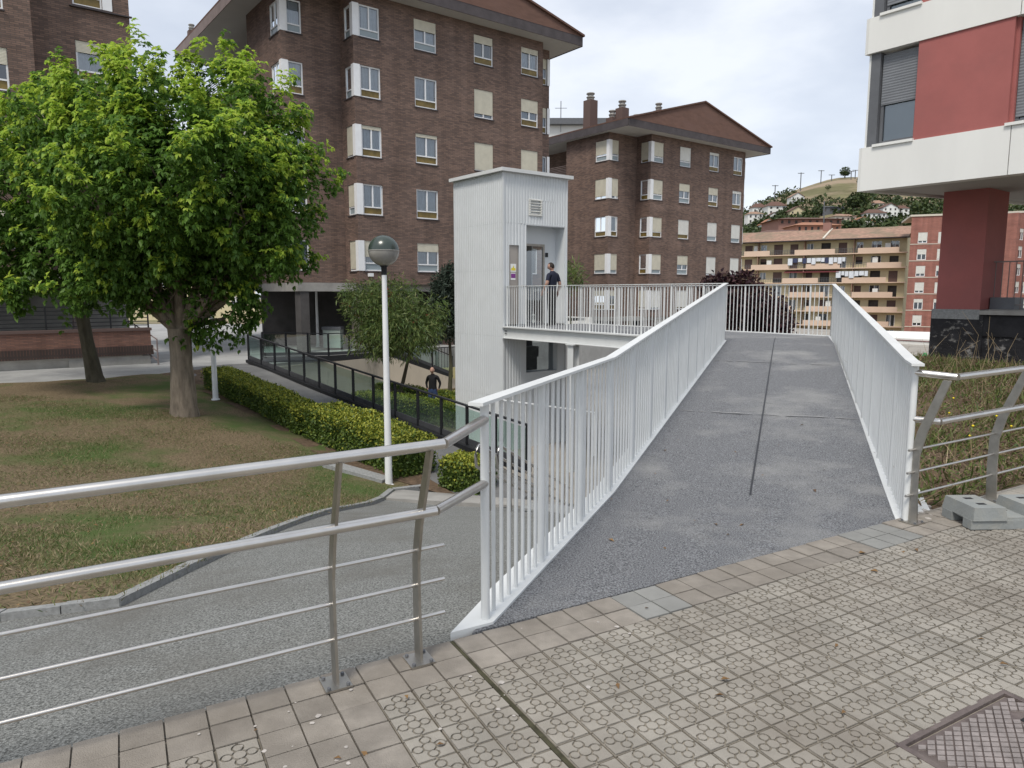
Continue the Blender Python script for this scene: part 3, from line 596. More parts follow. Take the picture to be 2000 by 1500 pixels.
# body behind the cladding (leaves the door bay hollow)
mb = MB(); mb.box(TA, .02, WA - .04, -WB + .01, -1.5, -3.4, 4.77); mb.box(TA, .02, .19, -1.5, -.02, -3.4, 4.77); mb.box(TA, .55, .775, -1.5, -.03, -3.4, 4.77); mb.box(TA, .19, WA - .04, -1.5, -.03, 3.47, 4.77); mb.box(TA, .19, .55, -1.5, -.02, 2.89, 3.47); mb.box(TA, .19, .55, -1.5, -.03, -3.4, .7)
mb.build('core', [M['clad']], TW)
mb = MB(); mb.box(TA, .76, .79, -.40, .004, .72, 3.462); mb.box(TA, 2.19, 2.24, -.40, .004, .72, 3.46); mb.box(TA, .79, 2.19, -.40, -.004, 3.44, 3.468)
mb.box(TA, .79, 2.19, -.44, -.40, 2.97, 3.44); mb.box(TA, 1.76, 2.19, -.44, -.40, .72, 2.97); mb.build('door_portal', [M['clad']], TW)
mb = MB(); mb.box(TA, .78, 2.2, -1.49, -.01, .60, .70); mb.build('threshold', [M['darkgrey']], TW)
mb = MB(); mb.box(TA, .79, .83, -.43, -.38, .72, 2.97); mb.box(TA, 1.70, 1.765, -.43, -.38, .72, 2.97); mb.box(TA, .83, 1.70, -.43, -.38, 2.91, 2.97); mb.build('glass_door_frame', [M['steel2']], TW)
mb = MB(); mb.face([TA.w(.83, -.405, .72), TA.w(1.70, -.405, .72), TA.w(1.70, -.405, 2.91), TA.w(.83, -.405, 2.91)]); mb.build('glass_door', [M['glassgrey']], TW)
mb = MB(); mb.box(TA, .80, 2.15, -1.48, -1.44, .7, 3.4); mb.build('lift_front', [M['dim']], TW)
for a, b in ((.9, 1.22), (1.235, 1.56)):
    mb = MB(); mb.box(TA, a, b, -1.44, -1.415, .72, 2.72); mb.build('lift_door', [M['greyframe']], TW)
mb = MB(); mb.box(TA, .84, .9, -1.44, -1.40, .72, 2.8); mb.box(TA, 1.56, 1.62, -1.44, -1.40, .72, 2.8); mb.box(TA, .9, 1.56, -1.44, -1.40, 2.72, 2.8); mb.build('lift_door_frame', [M['steel2']], TW)
mb = MB(); mb.box(TA, 1.80, 1.90, -.40, -.385, 2.62, 2.74); mb.build('floor_indicator', [M['black']], TW)
mb = MB(); mb.face([TA.w(.2, -.035, .75), TA.w(.53, -.035, .75), TA.w(.53, -.035, 2.88), TA.w(.2, -.035, 2.88)]); sw = mb.build('slit_window', [M['film']], TW)
mb = MB(); mb.box(TA, .2, .53, -.10, -.08, .71, 2.88); mb.build('slit_back', [M['concrete']], TW)
mb = MB(); mb.box(TA, .27, .46, -.034, -.030, 2.17, 2.38); mb.build('warning_sticker', [M['stickw']], TW)
mb = MB(); mb.face([TA.w(.29, -.028, 2.2), TA.w(.44, -.028, 2.2), TA.w(.44, -.028, 2.27), TA.w(.29, -.028, 2.27)]); mb.face([TA.w(.325, -.027, 2.235), TA.w(.405, -.027, 2.235), TA.w(.365, -.027, 2.35)]); mb.build('warning_triangle', [M['sticky']], TW)
mb = MB(); mb.box(TA, .28, .44, -.034, -.030, 1.95, 2.14); mb.build('notice_sticker', [M['stickw']], TW)
mb = MB(); mb.face([TA.w(.285, -.028, 2.0), TA.w(.435, -.028, 2.0), TA.w(.435, -.028, 2.12), TA.w(.285, -.028, 2.12)]); mb.build('notice_print', [M['stickp']], TW)
mb = MB(); mb.box(TA, .88, .93, -.03, .02, 3.69, 4.14); mb.box(TA, 1.29, 1.34, -.03, .02, 3.69, 4.14); mb.box(TA, .93, 1.29, -.03, .02, 4.10, 4.14); mb.box(TA, .93, 1.29, -.03, .02, 3.69, 3.73); vt = mb.build('vent', [M['blindw']], TW)
mb = MB(); mb.box(TA, .93, 1.29, -.12, -.1, 3.73, 4.10); mb.build('vent_back', [M['dark']], vt)
for i in range(5):
    z = 3.735 + .073 * i; mb = MB(); mb.hexa([TA.w(.93, .012, z), TA.w(1.29, .012, z), TA.w(1.29, -.05, z + .03), TA.w(.93, -.05, z + .03), TA.w(.93, .012, z + .012), TA.w(1.29, .012, z + .012), TA.w(1.29, -.05, z + .042), TA.w(.93, -.05, z + .042)]); mb.build('slat', [M['blindw']], vt)
# lower door bay
mb = MB(); mb.box(TA, .60, .80, -.4, -.006, -3.4, .40); mb.box(TA, 1.95, 2.24, -.4, -.006, -3.4, .40); mb.box(TA, .80, 1.95, -.4, -.006, .30, .42); mb.box(TA, .8, 1.95, -.4, -.02, -3.4, -.62); mb.build('lower_portal', [M['clad']], TW)
mb = MB(); mb.face([TA.w(.8, -.2, -.62), TA.w(1.95, -.2, -.62), TA.w(1.95, -.2, .3), TA.w(.8, -.2, .3)]); mb.build('lower_glass', [M['glassgrey']], TW)
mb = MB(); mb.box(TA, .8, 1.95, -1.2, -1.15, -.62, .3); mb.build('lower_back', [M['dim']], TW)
mb = MB(); mb.box(TA, .95, 1.6, -.9, -.5, -.62, -.25); mb.box(TA, 1.2, 1.7, -.9, -.55, -.25, .05); bevel(mb.build('machine_cabinet', [M['concrete']], TW), .04)
# ================================================================== glass balustrades of the lower ramps
def glass_rail(name, label, pts, nposts, hh=1.0, plinth=.10, beam=0):
    t = thing(name, label, 'glass railing', 'black framed glass railings'); pts = [Vector(p) for p in pts]; cum = [0]
    for i in range(len(pts) - 1): cum.append(cum[-1] + (pts[i + 1] - pts[i]).length)
    def at(s):
        k = 0
        while k < len(cum) - 2 and s > cum[k + 1]: k += 1
        return pts[k].lerp(pts[k + 1], (s - cum[k]) / (cum[k + 1] - cum[k]))
    st = [at(cum[-1] * i / (nposts - 1)) for i in range(nposts)]; U3 = Vector((0, 0, 1))
    m_ = MB(); [m_.bar(st[i] + U3 * hh, st[i + 1] + U3 * hh, .07, .035) for i in range(nposts - 1)]; m_.build('top_rail', [M['black']], t)
    m_ = MB(); [m_.bar(st[i] + U3 * (plinth / 2 - beam), st[i + 1] + U3 * (plinth / 2 - beam), .24 if not beam else .12, plinth + (0 if not beam else .12)) for i in range(nposts - 1)]; m_.build('base_beam', [M['black']], t)
    for p in st:
        m_ = MB(); m_.bar(p, p + U3 * hh, .07, .035, up=(bdir.x, bdir.y, 0)); m_.build('post', [M['black']], t)
    for i in range(nposts - 1):
        a, b = st[i].lerp(st[i + 1], .05), st[i].lerp(st[i + 1], .95); m_ = MB(); m_.face([a + U3 * (plinth + .16), b + U3 * (plinth + .16), b + U3 * (hh - .07), a + U3 * (hh - .07)]); m_.build('glass_panel', [M['glassgreen']], t)
        m_ = MB(); m_.bar(a + U3 * (plinth + .09), b + U3 * (plinth + .09), .03, .13); m_.build('toe_board', [M['darkgrey']], t)
ends = [Vector(Gl[0]) + (Vector(Gl[0]) - Vector(Gl[1])) * .30] + [Vector(p) for p in Gl] + [Vector(Gl[-1]) + (Vector(Gl[-1]) - Vector(Gl[-2])) * 1.0]
glass_rail('glass_railing', 'black framed glass railing stepping down beside the hedge path', ends, 15)
w0, w1, w2 = Vector((-8.9, 27.3, PLZ - .02)), Vector((-5.6, 30.9, PLZ - .02)), Vector((-2.55, 33.3, LOW + .12))
g0 = ends[0]
glass_rail('glass_railing', 'black framed glass railing at the back, along the top of the beige wall', [g0 + Vector((.3, .6, .04)), Vector((-7.2, 29.2, PLZ)), Vector((-5.4, 31.4, PLZ))], 7, beam=.05)
glass_rail('glass_railing', 'black framed glass railing running down right to the bald man', [Vector((-5.3, 31.5, PLZ)), Vector((-2.75, 32.6, LOW + .5))], 4, beam=.05)
# beige retaining wall between plaza and lower lawn
bw = thing('retaining_wall', 'stained beige rendered retaining wall behind the lower garden', 'wall')
def wall3(pts, zb, th, m, name='wall_face', parent=None):
    m_ = MB()
    for a, b in zip(pts, pts[1:]):
        a, b = Vector(a), Vector(b); n = Vector((b.y - a.y, -(b.x - a.x), 0)).normalized() * th
        m_.hexa([(a.x, a.y, zb), (b.x, b.y, zb), (b.x - n.x, b.y - n.y, zb), (a.x - n.x, a.y - n.y, zb), tuple(a), tuple(b), tuple(b - n), tuple(a - n)])
    return m_.build(name, [m], parent)
wall3([(-9.3, 26.3, PLZ - .12), (-7.15, 29.1, PLZ - .12), (-5.35, 31.3, PLZ - .12), (-2.6, 32.5, LOW + .45)], -4, .25, M['beigewall'], 'wall_face', bw)
yw = thing('garden_wall', 'low dull yellow wall carrying a metal fence, left of the lift tower', 'wall')
wall3([(-3.9, 33.9, -2.0), (-.4, 36.2, -2.0)], -4, .25, M['yellowwall'], 'wall_face', yw); wall3([(-3.8, 33.8, -2.75), (-.3, 36.1, -2.75)], -4, .3, M['black'], 'plinth', yw)
fn = thing('metal_fence', 'dark metal bar fence with brick piers on the low yellow wall', 'fence')
for i in range(28):
    p = Vector((-3.9, 34.0, -2.0)).lerp(Vector((-.4, 36.3, -2.0)), i / 27); mb = MB(); mb.bar(p, p + Vector((0, 0, 1.0)), .025, .025, up=(0, 1, 0)); mb.build('bar', [M['black']], fn)
mb = MB(); mb.bar((-3.9, 34.0, -1.0), (-.4, 36.3, -1.0), .04, .04); mb.build('top_rail', [M['black']], fn)
for q in (.45, .8):
    p = Vector((-3.9, 34.0, -2.0)).lerp(Vector((-.4, 36.3, -2.0)), q); mb = MB(); mb.abox(p.x - .17, p.x + .17, p.y - .1, p.y + .2, -2, -.9); mb.build('brick_pier', [M['brickred']], fn)
# lower lawn
sheet('lower_lawn', [(-8.6, 26.0), (-7.0, 28.8), (-5.2, 31.1), (-2.6, 32.3), (-.5, 33.0), (1.2, 24), (-1.0, 21.8), (-2.9, 21.4), (-5.6, 23.4)], lambda x, y: LOW + .06, M['turf2'], 1.2, rough=.06)
# ---- stairs below the ramp, with steel hand rails
stp = thing('stone_stairs', 'grey stone stairs going down under the ramp, seen between the white balusters', 'stairs')
sf = Fr((.55, 10.4), (bdir.x * -1, bdir.y * -1), (.5, .87)); sdir = Vector((.42, .907)); sx_ = Vector((.907, -.42))
for i in range(9):
    o_ = Vector((.15, 10.2)) + sdir * (.33 * i); f2 = Fr((o_.x, o_.y), tuple(sx_), tuple(sdir)); mb = MB(); z = -1.52 - .15 * i
    mb.box(f2, 0, 1.9, 0, .335, -4, z); mb.box(f2, -.002, 1.902, -.03, .0, z - .035, z + .001); mb.build('step', [M['kerb']], stp)
hr = thing('stair_handrail', 'stainless steel double hand rail with rounded ends beside the stone stairs', 'handrail')
for dx in (-.14, .16):
    p = Vector((-.33 + dx, 9.9)); q = p + sdir * 3.0; zt = T(p.x, p.y)
    for k, h in ((0, .92), (1, .70)):
        pass
    m_ = MB(); a1, a2 = Vector((p.x, p.y, zt + .95)), Vector((p.x, p.y, zt + .62)); b1_, b2_ = Vector((q.x, q.y, zt - .45)), Vector((q.x, q.y, zt - .78)); dd = Vector((sdir.x, sdir.y, 0)) * -.09
    m_.tube([b1_, a1, a1 + dd * .8 - Vector((0, 0, .04)), a1 + dd - Vector((0, 0, .12)), a2 + dd + Vector((0, 0, .12)), a2 + dd * .8 + Vector((0, 0, .04)), a2, b2_], .022, 10); m_.build('rail', [M['steel']], hr)
    for k in (.12, .5, .88):
        c = a1.lerp(b1_, k); m_ = MB(); m_.tube([(c.x, c.y, c.z - 1.05), (c.x, c.y, c.z)], .018, 8); m_.build('post', [M['steel']], hr)
# lower white fence beside the tower
lf0, lf1 = PD(975, 862, 15.6), PD(1160, 890, 15.0)
balustrade('balustrade', [Vector((lf0.x, lf0.y, lf0.z)), Vector((lf1.x, lf1.y, lf1.z))], 'low white railing at garden level, seen through the ramp balusters', ext=0, hh=.95)
# ================================================================== street lamps
def lamp(px, D, z, label, hgt=4.75):
    p = PD(px, 700, D); x, y = p.x, p.y; t = thing('street_lamp', label, 'street lamp', 'white globe lamps of the garden')
    rad = .285; zc = z + hgt - rad; m_ = MB(); m_.lathe([(.075, 0), (.07, .3), (.046, hgt - 2 * rad - .1)], (x, y, z), 16); m_.build('pole', [M['pole']], t)
    m_ = MB(); m_.lathe([(.11, 0), (.11, .03), (.08, .035), (.0, .035)], (x, y, z), 16); m_.build('base_plate', [M['pole']], t)
    m_ = MB(); m_.lathe([(.05, hgt - 2 * rad - .16), (.055, hgt - 2 * rad - .02), (.10, hgt - 2 * rad + .03), (.12, hgt - 2 * rad + .05)], (x, y, z), 16); m_.build('collar', [M['black']], t)
    m_ = MB(); m_.lathe([(rad * math.cos(a), rad * math.sin(a)) for a in np.linspace(math.radians(1), math.pi / 2 - .001, 10)], (x, y, zc), 28); m_.build('globe_top', [M['globe_t']], t)
    m_ = MB(); m_.lathe([(rad * math.cos(a), rad * math.sin(a)) for a in np.linspace(-math.pi / 2 + .3, math.radians(-1), 10)], (x, y, zc), 28); m_.build('globe_bottom', [M['globe_b']], t)
    m_ = MB(); m_.lathe([(rad + .001, -.008), (rad + .006, -.006), (rad + .006, .006), (rad + .001, .008)], (x, y, zc), 28); m_.build('globe_seam', [M['concrete']], t)
lp = PZ(757, 950, -2.11)
lamp(754, lp.y, -2.09, 'white globe street lamp in the middle, at the end of the hedge')
lamp(622, 35.5, PLZ, 'distant white globe lamp in front of the arcade, half hidden by the maple')
l3 = PZ(418, 781, -1.25); lamp(417, l3.y, T(l3.x, l3.y) + .04, 'white lamp post just right of the maple trunk, its globe hidden in leaves')
# ================================================================== vegetation helpers
def leaves(P, Dv, Nv, L, W, fold=.25):
    """rhombic leaves: base P, direction Dv, normal Nv, length L, width W -> verts (n*4), quads"""
    n = len(P); S = np.cross(Dv, Nv); S /= np.linalg.norm(S, axis=1)[:, None] + 1e-9; Nn = np.cross(S, Dv)
    L = np.broadcast_to(L, n)[:, None]; W = np.broadcast_to(W, n)[:, None]
    mid = P + Dv * L * .45
    V = np.stack([P, mid + S * W * .5 + Nn * W * fold, P + Dv * L - Nn * L * .12, mid - S * W * .5 + Nn * W * fold], 1)
    return V.reshape(-1, 3)
def leaf_mesh(name, groups, mats, parent=None, **kw):
    V = np.concatenate([g[0] for g in groups]); nq = len(V) // 4; me = bpy.data.meshes.new(name)
    me.vertices.add(len(V)); me.vertices.foreach_set('co', V.astype(np.float32).ravel()); me.loops.add(nq * 4); me.loops.foreach_set('vertex_index', np.arange(nq * 4, dtype=np.int32))
    me.polygons.add(nq); me.polygons.foreach_set('loop_start', np.arange(0, nq * 4, 4, dtype=np.int32)); me.polygons.foreach_set('loop_total', np.full(nq, 4, dtype=np.int32))
    for x in mats: me.materials.append(x)
    me.polygons.foreach_set('material_index', np.concatenate([np.full(len(g[0]) // 4, g[1], dtype=np.int32) for g in groups])); me.update(); me.validate()
    return ob(name, me, parent, **kw)
def unit(v): return v / (np.linalg.norm(v, axis=-1, keepdims=True) + 1e-9)
def rnd(n): return unit(RNG.normal(size=(n, 3)))
def shoots(C, Ax, ln, per, leaflet, size, droop=.5):
    """compound leaves along shoots: C centres, Ax axes, ln lengths"""
    n = len(C); out = []
    for k in range(per):
        f = (k + RNG.random(n)) / per; base = C + Ax * (ln * f)[:, None]
        side = unit(np.cross(Ax, rnd(n))); pet = unit(side + Ax * .35 + np.array([0, 0, -.15])); tip = base + pet * (size * (.6 + .5 * RNG.random(n)))[:, None]
        for j in range(leaflet):
            a = (j - (leaflet - 1) / 2) * .75; d = unit(pet * math.cos(a) + np.cross(pet, unit(Ax + rnd(n) * .25)) * math.sin(a) + np.array([0, 0, -droop]) + rnd(n) * .22)
            sc = size * (.75 + .5 * RNG.random(n)) * (1.15 if j == leaflet // 2 else .9)
            out.append(leaves(tip, d, unit(np.array([0, 0, 1.]) + rnd(n) * .45), sc, sc * .52))
    return np.concatenate(out)
def branch(mb, a, b, r0, r1, bend=.12, n=5):
    a, b = Vector(a), Vector(b); L = (b - a).length; pts = []
    off_ = Vector((random.uniform(-1, 1), random.uniform(-1, 1), random.uniform(-.2, .6))) * L * bend
    for i in range(n + 1):
        t = i / n; pts.append(a.lerp(b, t) + off_ * math.sin(math.pi * t))
    mb.tube(pts, [r0 + (r1 - r0) * i / n for i in range(n + 1)], 7, cap=False); return pts
# ================================================================== the maples
def crown_points(n, blobs, rmin=.35):
    """points inside a union of ellipsoids, denser towards the skin; returns points and outward directions"""
    P, O = [], []; w = np.array([b[3] * b[4] * b[5] for b in blobs]); w = w ** .75 / (w ** .75).sum()
    for b, k in zip(blobs, RNG.multinomial(n, w)):
        d = rnd(k); r = (rmin + (1 - rmin) * RNG.random(k) ** .55)
        P.append(np.array(b[:3]) + d * r[:, None] * np.array(b[3:6])); O.append(d)
    return np.concatenate(P), np.concatenate(O)
def maple(name, label, base, trunk_h, tr, blobs, nsh, lean=(0, 0), barkm='bark', young=True, size=.13):
    t = thing(name, label, 'tree', 'maples on the lawn'); b = Vector(base); m_ = MB(); top = b + Vector((lean[0], lean[1], trunk_h))
    prof = [(1.4, -.1), (1.22, .06), (1.1, .2), (1.02, .42)] + [(1.0 - .08 * math.sin(math.pi * q), .42 + (trunk_h - .42) * q) for q in (.12, .25, .38, .5, .62, .75, .88, 1.0)]; path = [b + Vector((lean[0] * z / trunk_h, lean[1] * z / trunk_h, z)) for _, z in prof]
    path = [p + Vector((random.uniform(-.008, .008), random.uniform(-.008, .008), 0)) for p in path]
    m_.tube(path, [tr * k for k, _ in prof], 28, cap=False, jit=.17)
    for (x, y, z, rx, ry, rz) in blobs:
        c = Vector((x, y, z)); pts = branch(m_, top - Vector((0, 0, .1)), c, tr * .5, tr * .12)
        for _ in range(7):
            d = Vector(rnd(1)[0]); d.z = abs(d.z) * .7; q = c + Vector((d.x * rx, d.y * ry, d.z * rz)) * .85; branch(m_, pts[random.randint(2, 5)], q, tr * .12, tr * .03, .1, 4)
    m_.build('trunk', [M[barkm]], t)
    npl = nsh // 13; C, O = crown_points(npl, blobs, .5); top_z = max(q[2] + q[5] for q in blobs); bot_z = min(q[2] - q[5] for q in blobs)
    ax = unit(O * .7 + np.array([0, 0, .85]) + rnd(npl) * .2); hfc = np.clip((C[:, 2] - bot_z) / (top_z - bot_z), 0, 1); ln_p = (.5 + .35 * RNG.random(npl)) * (.75 + .4 * hfc)
    k = 13; f = np.tile(np.linspace(0, 1, k), npl) + RNG.random(npl * k) * .06; Cr, Ar, Lr, Hr = (np.repeat(v, k, axis=0) for v in (C, ax, ln_p, hfc))
    rad = unit(np.cross(Ar, rnd(npl * k))); P = Cr + Ar * (Lr * f)[:, None] + rad * (.26 * (1 - .75 * f) * RNG.random(npl * k))[:, None]; Ax = unit(Ar + rad * (.9 * (1 - .7 * f))[:, None])
    yg = (f > .93 - .62 * np.clip(Hr + .12, .15, 1)) & (RNG.random(npl * k) < .40 + .5 * Hr) if young else np.zeros(npl * k, bool)
    ln = (.16 + .12 * RNG.random(npl * k))
    g = [(shoots(P[~yg], Ax[~yg], ln[~yg], 5, 5, size), 0)]
    if yg.any(): g.append((shoots(P[yg], Ax[yg], ln[yg], 5, 5, size * .95, .3), 1))
    nf_ = nsh // 4; Pf, Of = crown_points(nf_, [(q[0], q[1], q[2], q[3] * .8, q[4] * .8, q[5] * .8) for q in blobs], .05); g.append((shoots(Pf, unit(Of + np.array([0, 0, .4])), .3 + .3 * RNG.random(nf_), 6, 4, size), 0))
    leaf_mesh('crown', g, [M['leafA'], M['leafB']], t); return t
tb = PZ(360, 812, -1.2); tb.z = T(tb.x, tb.y) + .02; D1 = tb.y
def bl(px, py, rpx, rpy, dD=0, rd_=None, D0=None):
    D = (D0 or D1) + dD; p = PD(px, py, D); k = D / F; return (p.x, p.y, p.z, rpx * k, (rd_ or (rpx + rpy) / 2 * k), rpy * k)
maple('maple_tree', 'large leafy green maple with a thick grey trunk on the lawn', tb, 2.0, .25,
      [bl(215, 232, 80, 80, .3), bl(330, 245, 85, 85, -.2), bl(437, 200, 45, 60, .4), bl(490, 285, 85, 95, 0), bl(560, 385, 62, 90, .2), bl(480, 440, 110, 120, -.6), bl(370, 380, 150, 130, -1.2), bl(250, 390, 130, 130, -.9), bl(370, 470, 110, 80, .6), bl(505, 520, 70, 65, .2), bl(170, 330, 105, 95, .2), bl(100, 225, 45, 60, .4), bl(432, 625, 35, 45, .2), bl(318, 630, 25, 40, -.3), bl(330, 525, 100, 55, -.6), bl(430, 550, 75, 50, -.5), bl(250, 515, 80, 50, -.6), bl(300, 572, 60, 38, -.5), bl(405, 588, 55, 38, -.4), bl(195, 565, 60, 38, -.5)], 4500, size=.12)
tb2 = PZ(187, 748, -1.0); D2 = tb2.y
maple('maple_tree', 'second maple behind on the left with a slim dark leaning trunk', tb2, 2.6, .19,
      [bl(45, 300, 90, 85, 0, None, D2), bl(-40, 330, 120, 130, 0, None, D2), bl(70, 400, 130, 120, -1.5, None, D2), bl(170, 470, 120, 90, -1.8, None, D2), bl(20, 500, 110, 70, -2.2, None, D2), bl(100, 565, 105, 45, -2.4, None, D2), bl(215, 560, 80, 55, -1.6, None, D2), bl(120, 260, 60, 60, 0, None, D2)], 1500, (-.35, 0), 'barkdark', True, .15)
# ---- clipped hedges
def hedge(name, label, c0, c1, w, h, n, group='yellow-green clipped hedges', zf=None, yel=.75):
    t = thing(name, label, 'hedge', group); a, b = Vector(c0), Vector(c1); d = Vector((b.x - a.x, b.y - a.y)); L = d.length; d.normalize(); nr = Vector((-d.y, d.x)); zf = zf or (lambda x, y: T(x, y) + .05)
    m_ = MB(); k = max(2, int(L / .6))
    for i in range(k):
        cs = []
        for dz in (0, h - .07):
            for s_, q in ((i / k, -1), ((i + 1) / k, -1), ((i + 1) / k, 1), (i / k, 1)):
                p = Vector((a.x, a.y)) + d * (L * (.02 + .96 * s_)) + nr * (w / 2 - .06) * q; cs.append((p.x, p.y, zf(p.x, p.y) + dz))
        m_.hexa(cs)
    m_.build('twig_core', [M['hedgeA']], t)
    def place(n_, face):
        u, v = RNG.random(n_), RNG.random(n_); s = u * L; q = (v - .5) * w; z = np.full(n_, h); nv = np.tile([0, 0, 1.], (n_, 1))
        if face == 'side':
            sg = np.where(RNG.random(n_) < .5, 1., -1.); q = sg * w / 2; z = v * h; nv = np.stack([nr.x * sg, nr.y * sg, sg * 0 + .3], 1)
        if face == 'end':
            sg = np.where(RNG.random(n_) < .5, 0., 1.); s = sg * L; q = (u - .5) * w; z = v * h; nv = np.stack([d.x * (sg * 2 - 1), d.y * (sg * 2 - 1), sg * 0 + .3], 1)
        wob = np.array([noise.noise((s_ * 1.6 + a.x, q_ * 2.2, z_ * 2)) for s_, q_, z_ in zip(s, q, z)]) * .07 + RNG.normal(size=n_) * .03
        edge = np.minimum(np.minimum(s, L - s), w / 2 - np.abs(q)) if face == 'top' else None
        if edge is not None: z = z - np.clip(.09 - edge, 0, .09) * .8
        x = a.x + d.x * s + nr.x * q; y = a.y + d.y * s + nr.y * q; g = np.array([zf(x_, y_) for x_, y_ in zip(x, y)])
        return np.stack([x, y, g + z], 1) + nv * wob[:, None], unit(nv)
    top_n, side_n, end_n = int(n * .42), int(n * .48), int(n * .10); G_ = []
    for fc, nn_, yf in (('top', top_n, yel), ('side', side_n, .10), ('end', end_n, .18)):
        P, Nv = place(nn_, fc); yl = RNG.random(nn_) < yf
        if fc != 'top':     # shoots near the top edge are the young yellow ones
            zz = np.array([p[2] - zf(p[0], p[1]) for p in P]); yl = RNG.random(nn_) < np.clip((zz / h - .55) * 1.4, .06, .75)
        for sel, mi in ((~yl, 0), (yl, 1)):
            if sel.any():
                k_ = sel.sum(); Dv = unit(rnd(k_) + Nv[sel] * .7 + np.array([0, 0, .25])); sz = .045 + .03 * RNG.random(k_); G_.append((leaves(P[sel] - Dv * .02, Dv, unit(Nv[sel] + rnd(k_) * .6), sz, sz * .62), mi))
    leaf_mesh('foliage', G_, [M['hedgeA'], M['hedgeB']], t)
def gp(f, da): return off(tuple(Vector(Gl[0]).lerp(Vector(Gl[4]), f)), da)
h0, h1 = gp(.27, -2.45), gp(.80, -2.45)
hedge('hedge', 'long clipped yellow-green hedge between lawn and ramp path', h0, h1, .78, .58, 24000)
h2, h3 = gp(.815, -2.3), gp(1.10, -1.95)
hedge('hedge', 'thicker end block of the yellow-green hedge behind the lamp post', h2, h3, 1.0, .72, 16000)
hb = PZ(908, 972, -2.3); hedge('hedge', 'small cube of clipped yellow-green hedge left of the ramp foot', (hb.x - .33, hb.y + .55), (hb.x + .42, hb.y + .2), .75, .62, 6500, zf=lambda x, y: T(x, y) - .02, yel=.9)
zl = lambda x, y: LOW + .05
q0, q1 = PZ(690, 818, LOW), PZ(905, 832, LOW)
hedge('hedge', 'nearer clipped hedge of the lower garden, behind the glass', (q0.x, q0.y + 1.3), (q1.x + .1, q1.y - .6), .8, .75, 12000, zf=zl)
hedge('hedge', 'farther dark clipped hedge of the lower garden', (q0.x + .2, q0.y + 4.0), (q1.x + .2, q1.y + 1.6), .7, .7, 9000, zf=zl, yel=.3)
# ---- drooping tree by the lamp, grey-green tree by the tower, plum behind the bridge
def small_tree(name, label, base, fork, blobs, n, mat_l, size, droop, barkm, tr=.08, per=9, slim=.22, extra=None):
    t = thing(name, label, 'tree'); m_ = MB(); b = Vector(base)
    for f_ in fork:
        p = Vector(f_); m_.tube([b + Vector((0, 0, -.1)), b.lerp(p, .5) + Vector((.06, 0, 0)), p], [tr, tr * .8, tr * .6], 8, cap=False)
        for q in blobs: branch(m_, p, q[:3], tr * .4, tr * .1)
    m_.build('trunk', [M[barkm]], t); P, O = crown_points(n, blobs, .25); Ax = unit(O + np.array([0, 0, .2]) + rnd(n) * .3); out = []
    for k in range(per):
        d = unit(O * .6 + rnd(n) * .9 + np.array([0, 0, -droop])); bs = P + rnd(n) * size * 1.3; sc = size * (.7 + .7 * RNG.random(n)); out.append(leaves(bs, d, rnd(n), sc, sc * slim))
    G_ = [(np.concatenate(out), 0)]
    if extra:
        sel = RNG.random(n) < extra[1]; k_ = sel.sum(); G_.append((np.concatenate([leaves(P[sel] + rnd(k_) * .06, rnd(k_), rnd(k_), .11, .05) for _ in range(6)]), 1))
    leaf_mesh('crown', G_, [M[mat_l]] + ([M[extra[0]]] if extra else []), t)
bt = PZ(765, 775, LOW); bD = bt.y - 3.5; bt = PD(768, 790, bD); bt.z = LOW
small_tree('bottlebrush_tree', 'drooping green tree with reddish spent flowers behind the lamp post', bt, [PD(745, 690, bD), PD(800, 690, bD)],
           [bl(720, 600, 45, 50, 0, None, bD), bl(765, 590, 60, 45, .3, None, bD), bl(780, 645, 70, 55, -.4, None, bD), bl(735, 655, 50, 40, 0, None, bD), bl(830, 640, 30, 40, 0, None, bD), bl(850, 610, 22, 28, .2, None, bD), bl(690, 580, 20, 25, 0, None, bD)], 1650, 'leafC', .2, .75, 'barkdark', .09, 9, .16, ('redflower', .035))
ot = PD(878, 740, 31.5); ot.z = LOW
small_tree('olive_tree', 'dark grey-green tree pressed against the left side of the lift tower', ot, [PD(878, 660, 31.5)], [bl(872, 575, 24, 45, 0, None, 31.5), bl(885, 620, 28, 40, 0, None, 31.5), bl(890, 545, 18, 30, 0, None, 31.5)], 900, 'leafD', .2, .2, 'barkdark', .1, 9, .3)
pD = 24; pt_ = PD(1450, 760, pD); pt_.z = -3.0
small_tree('plum_tree', 'dark purple leaved tree behind the far railing of the footbridge', pt_, [PD(1450, 660, pD)], [bl(1440, 590, 55, 45, 0, None, pD), bl(1480, 620, 55, 50, .5, None, pD), bl(1410, 620, 45, 40, 0, None, pD), bl(1510, 640, 35, 40, 0, None, pD), bl(1400, 560, 25, 22, 0, None, pD), bl(1450, 556, 30, 20, 0, None, pD)], 1800, 'leafP', .14, .1, 'barkdark', .09, 9, .55)
sD = 30; sb_ = PD(1115, 700, sD)
small_tree('yucca_shrub', 'pale green shrub peeping out right of the lift tower', Vector((sb_.x, sb_.y, LOW)), [PD(1112, 560, sD)], [bl(1112, 540, 10, 16, 0, None, sD)], 90, 'leafC', .32, .0, 'barkdark', .05, 6, .12)
